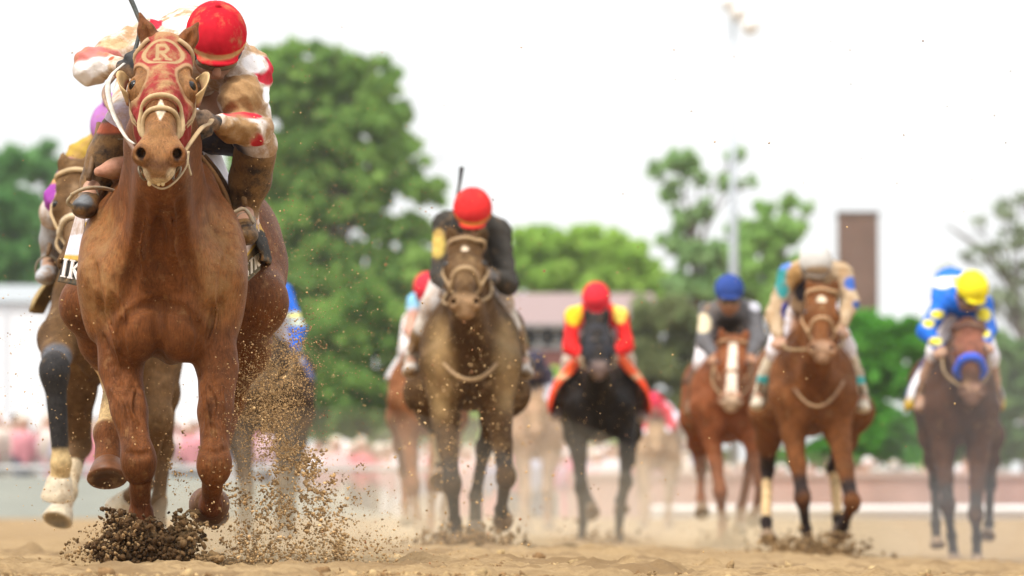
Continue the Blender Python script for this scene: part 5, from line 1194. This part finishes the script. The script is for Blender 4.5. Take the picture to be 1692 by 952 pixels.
def yc(u, v):
    k = abs(v * 2 - 1); return (.75, .52, .03, .1) if k > .88 else ((.78, .76, .80, .1) if (k > .55 and u < .5) else (.02, .05, .16, .1))
saddlecloth(h, yc, .45, 1.05, 2.0, .04, .07)
Q = h['Q']
j = build_jockey(h, dict(label='jockey in bright yellow cap and blue and yellow silks, leaning over the right-hand horse', head=Q((1606, 478, .05)), f=(.25, -.78, -.58), cap=(.85, .72, .03), capmud=0, silk=(.02, .14, .60), silkmud=.05,
    sh=(Q((1560, 500, .22)), Q((1622, 505, .22))), el=(Q((1530, 548, .1)), Q((1632, 545, .1))), ha=(Q((1556, 578, -.05)), Q((1628, 570, -.05))), hip=(Q((1560, 490, .95)), Q((1600, 490, .95))), kn=(Q((1548, 582, .35)), Q((1634, 590, .35))), an=(Q((1524, 650, .5)), Q((1642, 660, .5))), toe=(Q((1522, 672, .35)), Q((1644, 668, .35))),
    legs=(.78, .74, .78), legmud=.1, boot=(.40, .24, .16), bootmud=.2,
    silkpaint=lambda **k: [(ell(Q((1578, 468, .4)), (.14, .3, .045)), (.82, .74, .15), 0, .01), (ell(Q((1556, 470, .4)), (.08, .3, .05)), (.78, .76, .82), 0, .01), (ell(Q((1548, 520, .15)), (.05, .2, .03)), (.82, .70, .05), 0, .01), (ell(Q((1534, 535, .1)), (.04, .2, .03)), (.82, .70, .05), 0, .01), (ell(Q((1545, 565, .05)), (.05, .2, .03)), (.82, .70, .05), 0, .01),
        (ell(Q((1566, 542, .3)), (.08, .22, .10)), (.78, .74, .80), 0, .01), (ell(Q((1626, 520, .1)), (.05, .2, .05)), (.82, .70, .05), 0, .01), (ell(Q((1628, 552, .05)), (.03, .2, .03)), (.82, .70, .05), 0, .01)],
    jextra=[(cone(Q((1570, 520, .35)), Q((1566, 560, .40)), .09, .09), .05), (cone(Q((1562, 486, .3)), Q((1570, 470, .6)), .10, .12), .06)]))
rider_reins(h, j)

# horse behind the leader on the left, purple cap
D = 25.0; X = tree_x(186, D)
h = build_horse(dict(D=D, X=X, g=0, h=.012, w=1.0, label='dusty brown horse with dark knees half hidden on the left of the leader', coat=(.11, .058, .024, .2), mat=M['coat_far'],
    poll=(124, 272, -.35), nose=(124, 425, -.62), chin=(124, 448, -.55), ears=[((103, 250, -.30), (108, 285, -.33)), ((148, 252, -.30), (143, 285, -.33))],
    fore=[[(100, 560, .0), (90, 612, -.35), (101, 765, -.30), (99, 790, -.28), 1.15, (-.1, -1, -.3)], [(262, 590, .1), (262, 690, 0), (236, 800, .25), (216, 824, .35), 1.1, (-.6, -.6, -.5)]],
    hind=[[(120, 560, .95), (132, 735, 1.2), (112, 812, .9), (102, 842, .85), 1.15], [(262, 560, .95), (270, 740, 1.4), (262, 830, 1.4), (262, 880, 1.35)]],
    paint=lambda H, Q, L, J: [(cone(J['f0'][0] * .25 + J['f0'][1] * .75, J['f0'][1], .09, .09), (.10, .10, .11), .08, .02), (cone(J['f0'][1], J['f0'][2], .09, .08), (.035, .033, .033), .1, .02), (cone(J['f0'][2], J['f0'][3], .075, .075), (.5, .36, .18), .2, .01),
        (cone(J['h0'][2], J['h0'][3], .09, .09), (.62, .50, .36), .25, .01), (cone_on(J['h0'][1], J['h0'][2], .6, 1.0, .07, .07), (.6, .48, .32), .25, .01), (H.e((0, .3, -.02), (.03, .2, .04)), (.30, .2, .12), .3, .02)], hair=(.05, .04, .035), hoofcol=(.5, .42, .3, .2)))
bridle(h, (.50, .36, .20, .3), .014, nose_col=(.62, .5, .34, .2))
saddlecloth(h, cloth_fn((.35, .24, .11), (.36, .26, .12)), .50, 1.1, 1.75, .03, .14)
Q = h['Q']
j = build_jockey(h, dict(label='jockey in purple pompom cap and gold silks with purple sleeves behind the leader', head=Q((190, 212, .05)), f=(-.1, -.85, -.5), cap=(.36, .15, .38), capmud=.12, rim=(.42, .3, .2), pom=True, silk=(.42, .28, .05), silkmud=.25,
    sh=(Q((138, 262, .22)), Q((225, 262, .22))), el=(Q((96, 328, .1)), Q((262, 330, .1))), ha=(Q((118, 352, -.1)), Q((222, 350, -.1))), kn=(Q((92, 352, .35)), Q((278, 352, .35))), an=(Q((84, 430, .45)), Q((290, 450, .5))), toe=(Q((76, 455, .28)), Q((296, 480, .35))),
    legs=(.5, .45, .42), legmud=.4, boot=(.35, .35, .36), bootmud=.3, glove=(.25, .2, .2),
    silkpaint=lambda sh, el, ha, **k: [(cone(sh[0] * .45 + el[0] * .55, el[0], .10, .10), (.28, .05, .30), .1, .01), (cone(el[0], ha[0], .09, .08), (.28, .05, .30), .1, .01), (ell(sh[0] * .42 + el[0] * .58, (.12, .12, .022)), (.6, .30, .12), .1, .006), (ell(Q((170, 262, .1)), (.07, .1, .14)), (.03, .035, .025), .1, .01)]))
rider_reins(h, j)

# horse behind the leader on the right: blue and yellow sleeve
D = 41.0; X = tree_x(438, D)
h = build_horse(dict(D=D, X=X, g=0, h=.016, w=1.0, label='dark brown horse hidden behind the leader in the spray of dirt', coat=(.055, .032, .016, .2),
    poll=(432, 560, -.35), nose=(432, 640, -.75), fore=[[(404, 700, .1), (408, 810, 0), (410, 860, 0), (411, 885, 0)], [(470, 700, .1), (466, 800, -.1), (464, 850, 0), (464, 880, .0)]],
    hind=[[(385, 680, .95), (400, 780, 1.3), (402, 840, 1.1), (402, 870, 1.05)], [(492, 680, .95), (486, 780, 1.35), (480, 840, 1.2), (478, 880, 1.15)]], hair=(.03, .025, .02)))
bridle(h); saddlecloth(h, cloth_fn((.5, .45, .45), (.10, .15, .35)), .5, 1.1, 1.6)
Q = h['Q']
j = build_jockey(h, dict(label='jockey with bright blue sleeves and yellow armbands partly hidden behind the leading horse', head=Q((432, 452, .0)), cap=(.05, .15, .6), silk=(.03, .14, .60), silkmud=.0,
    sh=(Q((396, 490, .22)), Q((466, 486, .22))), el=(Q((388, 550, .1)), Q((492, 545, .1))), ha=(Q((412, 580, -.1)), Q((486, 580, 0))), kn=(Q((380, 590, .35)), Q((484, 596, .35))), an=(Q((370, 650, .5)), Q((492, 640, .5))), toe=(Q((368, 664, .35)), Q((492, 658, .35))), boot=(.35, .03, .04), bootmud=.1, glove=(.03, .03, .03),
    legs=(.72, .68, .72), silkpaint=lambda **k: [(ell(Q((487, 522, .15)), (.09, .2, .025)), (.75, .70, .2), 0, .008), (ell(Q((490, 535, .15)), (.09, .2, .018)), (.6, .62, .3), 0, .008), (ell(Q((462, 535, .25)), (.09, .25, .14)), (.75, .73, .78), 0, .02)], jextra=[(cone(Q((455, 530, .3)), Q((450, 570, .4)), .08, .08), .05)]))
rider_reins(h, j)

# chestnut behind the second horse on its left
D = 42.0; X = tree_x(704, D)
h = build_horse(dict(D=D, X=X, g=0, h=.016, w=1.0, label='reddish chestnut horse half hidden on the left of the second horse', coat=(.24, .09, .035, .2),
    poll=(722, 545, -.35), nose=(724, 620, -.75), fore=[[(676, 715, .1), (682, 800, 0), (688, 850, 0), (692, 862, 0)], [(726, 715, .1), (716, 800, -.1), (712, 850, 0), (712, 880, .0)]],
    hind=[[(664, 690, .95), (668, 780, 1.3), (670, 832, 1.1), (671, 856, 1.05), .9], [(745, 690, .95), (740, 780, 1.35), (735, 840, 1.2), (735, 870, 1.15)]], hair=(.3, .15, .08)))
bridle(h); saddlecloth(h, cloth_fn((.7, .68, .68), (.72, .7, .7)), .5, 1.1, 1.5)
Q = h['Q']
j = build_jockey(h, dict(label='jockey in red cap and pale blue silks tucked behind the second horse', head=Q((707, 478, .05)), f=(.1, -.8, -.55), cap=(.66, .04, .06), capmud=0, silk=(.25, .55, .75), silkmud=.05,
    sh=(Q((690, 500, .22)), Q((745, 505, .22))), el=(Q((680, 545, .1)), Q((752, 560, .1))), ha=(Q((694, 575, -.1)), Q((736, 580, 0))), kn=(Q((674, 580, .35)), Q((744, 590, .35))), an=(Q((658, 650, .5)), Q((752, 650, .5))), toe=(Q((656, 668, .35)), Q((752, 668, .35))), boot=(.6, .55, .5), bootmud=.2, legs=(.75, .70, .68),
    silkpaint=lambda **k: [(ell(Q((684, 540, .1)), (.10, .3, .14)), (.55, .30, .22), .1, .03), (ell(Q((720, 530, .3)), (.12, .3, .12)), (.05, .06, .16), .1, .02)]))
rider_reins(h, j)

# small, far, dust-covered pair
D = 60.0; X = tree_x(886, D)
h = build_horse(dict(D=D, X=X, g=0, h=.018, w=.95, label='dust-covered tan horse far back between the second horse and the black one', coat=(.34, .20, .12, .3),
    poll=(884, 652, -.35), nose=(884, 706, -.75), fore=[[(868, 740, .1), (870, 815, 0), (871, 850, 0), (871, 868, 0)], [(905, 740, .1), (903, 810, -.1), (903, 848, 0), (903, 866, .0)]],
    hind=[[(860, 730, .95), (862, 800, 1.3), (864, 840, 1.1), (864, 862, 1.05)], [(912, 730, .95), (908, 800, 1.35), (908, 840, 1.2), (908, 864, 1.15)]], hair=(.1, .06, .05)))
bridle(h); saddlecloth(h, cloth_fn((.6, .5, .5), (.6, .45, .4)), .5, 1.1, 1.5); Q = h['Q']
j = build_jockey(h, dict(label='jockey in dark cap with white sleeves far back on the dusty tan horse', head=Q((884, 600, .0)), cap=(.045, .04, .06), capmud=0, silk=(.05, .04, .06), silkmud=.0, legs=(.75, .72, .8), boot=(.7, .6, .4), res=.014,
    sh=(Q((866, 618, .22)), Q((903, 618, .22))), el=(Q((860, 650, .1)), Q((910, 650, .1))), ha=(Q((874, 664, -.1)), Q((895, 664, 0))), silkpaint=lambda sh, el, ha, **k: [(cone(el[0], ha[0], .1, .1), (.72, .70, .78), 0, .01), (cone(el[1], ha[1], .1, .1), (.72, .70, .78), 0, .01)]))
D = 76.0; X = tree_x(1086, D)
h = build_horse(dict(D=D, X=X, g=0, h=.018, w=1.02, label='pale tan dust-covered horse farthest back, right of the black horse', coat=(.38, .24, .14, .35),
    poll=(1084, 704, -.35), nose=(1084, 738, -.70), fore=[[(1066, 775, .1), (1068, 828, 0), (1069, 855, 0), (1069, 870, 0)], [(1104, 775, .1), (1104, 825, -.1), (1102, 853, 0), (1102, 868, .0)]],
    hind=[[(1060, 765, .95), (1060, 820, 1.3), (1062, 846, 1.1), (1062, 862, 1.05)], [(1112, 765, .95), (1108, 820, 1.35), (1106, 846, 1.2), (1106, 864, 1.15)]], hair=(.2, .12, .08)))
bridle(h); saddlecloth(h, cloth_fn((.7, .68, .7), (.72, .70, .75)), .5, 1.1, 1.5); Q = h['Q']
j = build_jockey(h, dict(label='jockey in pinkish red cap and silks, farthest back of all the riders', head=Q((1080, 664, .0)), cap=(.62, .04, .09), capmud=0, silk=(.60, .05, .08), silkmud=.1, legs=(.75, .75, .85), boot=(.6, .6, .65), res=.014,
    sh=(Q((1064, 678, .22)), Q((1102, 680, .22))), el=(Q((1060, 706, .1)), Q((1110, 704, .1))), ha=(Q((1072, 718, -.1)), Q((1098, 716, 0))), silkpaint=lambda ha, **k: [(ell(ha[0], (.1, .1, .1)), (.72, .74, .85), 0, .01), (ell(ha[1], (.1, .1, .1)), (.72, .74, .85), 0, .01)]))
# ================================================================== DIRT IN THE AIR
DT, DK, RD = np.array((.44, .285, .135)), np.array((.11, .060, .026)), np.array((.36, .17, .08))
def spray(name, label, pts, sizes, cols): tag(scatter_lumps(name, pts, sizes, cols), label, 'dirt')
def pxpts(px, py, dd): return np.stack([(px - CX) * dd / FPX, dd, CAMH - (py - HY) * dd / FPX], 1)
r = RNG
# burst under the striking hoof
n = 15000; m = 46; jx = np.concatenate([r.normal(236, 26, 26), r.normal(300, 30, 20)]); jh = 14 + 84 * np.exp(-((jx - 238) / 44) ** 2) * r.uniform(.5, 1.1, m) + 14 * r.random(m)
jt = r.normal(0, .30, m) + (jx - 250) / 130; k = r.integers(0, m, n); t = r.random(n) ** .85
by = 948 - jh[k] * t; bx = jx[k] + jt[k] * jh[k] * t + r.normal(0, 1, n) * (5 + 9 * t); dd = 20.0 + r.uniform(-.22, .2, n)
p = pxpts(bx, by, dd); sz = .0014 + .0135 * r.random(n) ** 3.6
f = np.clip((bx - 280) / 110 + r.normal(0, .2, n), 0, 1)[:, None]; c = (DK * .75) * (1 - f * .7) + DT * f * .6; c = c * r.uniform(.55, 1.4, n)[:, None]
# stray clods thrown up round the burst
n2 = 800; ang = r.uniform(1.75, 3.04, n2); rad = 50 + 75 * r.random(n2) ** 1.5
p2 = pxpts(252 + rad * np.cos(ang) * 1.25, 935 - rad * np.sin(ang) * .72, 20 + r.uniform(-.3, .3, n2)); s2 = .002 + .006 * r.random(n2) ** 3
spray('dirt_burst', 'dark wet clods bursting up around the hoof that strikes the ground', np.vstack([p, p2]), np.concatenate([sz, s2]), np.vstack([c, (DK * .5 + DT * .5) * r.uniform(.6, 1.3, n2)[:, None]]))
# clumped streams to the right of the leader
def stream(path, width, n, s0, s1, cl=.4):
    path = np.array(path, float); k = r.random(n); q = np.stack([np.interp(k, np.linspace(0, 1, len(path)), path[:, i]) for i in range(2)], 1)
    m = max(6, n // 28); cx = r.normal(size=(m, 2)); kk = r.random(m)      # clusters
    cen = np.stack([np.interp(kk, np.linspace(0, 1, len(path)), path[:, i]) for i in range(2)], 1) + cx * width
    ic = r.integers(0, m, n); isc = r.random(n) < cl
    q = np.where(isc[:, None], cen[ic] + r.normal(size=(n, 2)) * width * .16, q + r.normal(size=(n, 2)) * width)
    return pxpts(q[:, 0], q[:, 1], 20.3 + r.normal(0, .35, n)), s0 + (s1 - s0) * r.random(n) ** 3, isc
parts_ = [stream([(432, 640), (446, 690), (452, 740), (458, 800), (470, 860)], 14, 1300, .0016, .0065, .5), stream([(480, 540), (480, 620), (460, 690), (440, 740)], 22, 4200, .0011, .0046, .35),
          stream([(498, 750), (520, 800), (545, 850), (560, 920)], 17, 1500, .0018, .0085, .6), stream([(470, 745), (500, 755), (520, 775)], 10, 600, .002, .006, .6),
          stream([(400, 800), (430, 850), (500, 900), (560, 940)], 36, 2600, .0014, .0075, .5), stream([(560, 800), (600, 870), (650, 930)], 30, 700, .0012, .005, .5), stream([(380, 915), (450, 925), (640, 938)], 22, 2600, .0018, .007, .4),
          stream([(292, 740), (300, 800), (400, 850), (430, 900)], 18, 600, .0014, .006, .6), stream([(430, 600), (400, 680), (420, 760)], 26, 2400, .0010, .0036, .15), stream([(470, 590), (450, 660), (460, 720)], 32, 4000, .0009, .003, .15)]
pp = np.vstack([q[0] for q in parts_]); ss = np.concatenate([q[1] for q in parts_]); ic = np.concatenate([q[2] for q in parts_])
cc = np.where(ic[:, None], DT * .62 + DK * .28, DT * 1.05) * r.uniform(.65, 1.3, len(pp))[:, None]
spray('dirt_spray', 'tan clods and crumbs of dirt spraying up beside the leading horse', pp, ss * .85, cc * 1.15)
# fine dust specks drifting everywhere, thicker near the leader and the second horse
def cloud(cx, cy, sx, sy, n, d0, d1, s0, s1): return pxpts(r.normal(cx, sx, n), r.normal(cy, sy, n), r.uniform(d0, d1, n)), s0 + (s1 - s0) * r.random(n) ** 4
cl = [cloud(520, 560, 75, 170, 2600, 19, 23, .0007, .0026), cloud(560, 420, 90, 150, 900, 19, 26, .0008, .003), cloud(470, 350, 40, 120, 350, 19, 21, .0008, .0034), cloud(60, 620, 60, 150, 380, 19, 22, .001, .004),
      cloud(770, 700, 85, 120, 1500, 22, 31, .0012, .006), cloud(1000, 700, 90, 130, 300, 20, 34, .001, .004), cloud(1290, 720, 140, 120, 260, 20, 34, .001, .0035), cloud(230, 760, 90, 90, 700, 19.6, 23, .0008, .0035), cloud(640, 900, 120, 30, 500, 19, 25, .001, .0045),
      cloud(270, 420, 80, 120, 130, 19.2, 19.6, .0007, .0018)]
x_ = r.uniform(0, 1692, 90); y_ = r.uniform(60, 900, 90); cl.append((pxpts(x_, y_, r.uniform(19, 22, 90)), .001 + .0028 * r.random(90)))
pp = np.vstack([q[0] for q in cl]); ss = np.concatenate([q[1] for q in cl]); ok = pp[:, 2] > .01; pp, ss = pp[ok], ss[ok]
spray('dirt_specks', 'fine specks of dirt hanging in the air around the field', pp, ss, np.where(r.random(len(pp))[:, None] < .85, DT * 1.15, RD) * r.uniform(.7, 1.3, len(pp))[:, None])
# kicked-up dirt at the feet of the horses behind
for nm, cx, cy, w_, D_, n in (('the second horse', 765, 905, 42, 31.4, 1400), ('the black horse', 985, 900, 36, 43, 500), ('the chestnut with the blaze', 1198, 905, 26, 41, 800), ('the tall bay horse', 1335, 912, 40, 36.3, 1300)):
    q = pxpts(r.normal(cx, w_, n), cy - np.abs(r.normal(0, 16, n)) + 6, D_ + r.uniform(-.4, .4, n)); spray('dirt_kick', 'low spatter of brown dirt at the feet of ' + nm, q, .004 + .014 * r.random(n) ** 3, (DK * .5 + DT * .45) * r.uniform(.6, 1.3, n)[:, None])
# ================================================================== AIR
g = Geo(); g.box((-205, -14, -2.5), (205, 425, 17.5))
hz = g.obj('haze', bpy.data.materials.new('haze_air')); tag(hz, 'pale dusty air over the whole track', 'haze', kind='stuff')
def volume(mat, col, dens, aniso=.2):
    mat.use_nodes = True; t = mat.node_tree; t.nodes.clear(); o = t.nodes.new('ShaderNodeOutputMaterial'); v = t.nodes.new('ShaderNodeVolumePrincipled')
    v.inputs['Color'].default_value = (*col, 1); v.inputs['Density'].default_value = dens; v.inputs['Anisotropy'].default_value = aniso; t.links.new(v.outputs[0], o.inputs['Volume'])
volume(hz.data.materials[0], (.97, .98, 1.0), .00022)

M['dust'] = bpy.data.materials.new('warm_dust'); volume(M['dust'], (.98, .88, .70), .03)
M['dust2'] = bpy.data.materials.new('thin_dust'); volume(M['dust2'], (.98, .90, .76), .016)
M['smoke'] = bpy.data.materials.new('blue_grey_dust'); volume(M['smoke'], (.90, .93, .98), .035)
def puff(px, py, D, rx, ry, rz, mat, label):
    c = P(px, py, D); V, F = uvs((0, 0, 0), 1, 32, 18); V = np.array(V) * (rx, ry, rz) + c
    V[:, 2] = np.maximum(V[:, 2], gz(V[:, 0], V[:, 1]) - .3)
    tag(mesh_obj('dust_cloud', V, F, mat), label, 'dust', kind='stuff')
puff(560, 860, 27, 1.0, 2.2, .55, M['dust'], 'low tan dust drifting just behind the leading horse')
puff(900, 880, 52, 2.6, 7, .75, M['dust2'], 'low tan dust between the feet of the middle horses')
puff(800, 850, 35, 1.2, 2.4, .65, M['dust'], 'tan dust raised behind the feet of the second horse')
puff(900, 800, 58, 2.0, 7, 1.0, M['dust2'], 'dust hanging round the farthest horses')
puff(1290, 870, 41, 1.7, 3.0, .55, M['dust'], 'low tan dust around the hooves at right')
puff(1700, 820, 36.5, 1.0, 1.2, 1.25, M['smoke'], 'blue-grey dust drifting in at the right edge')
puff(1590, 905, 37, .9, 1.1, .55, M['smoke'], 'grey dust around the hooves of the right-hand horse')
M['dust3'] = bpy.data.materials.new('dense_dust'); volume(M['dust3'], (.96, .84, .62), .30)
puff(500, 900, 21.2, .42, .7, .30, M['dust3'], 'tan dust thrown up right behind the leading hooves')
puff(360, 890, 21.3, .30, .6, .22, M['dust3'], 'tan dust between the leading horse and its spray of dirt')
puff(760, 905, 33.0, .55, .9, .35, M['dust3'], 'tan dust boiling at the feet of the second horse')
puff(1300, 905, 38.5, .9, 1.1, .30, M['dust3'], 'tan dust at the feet of the tall bay horse')
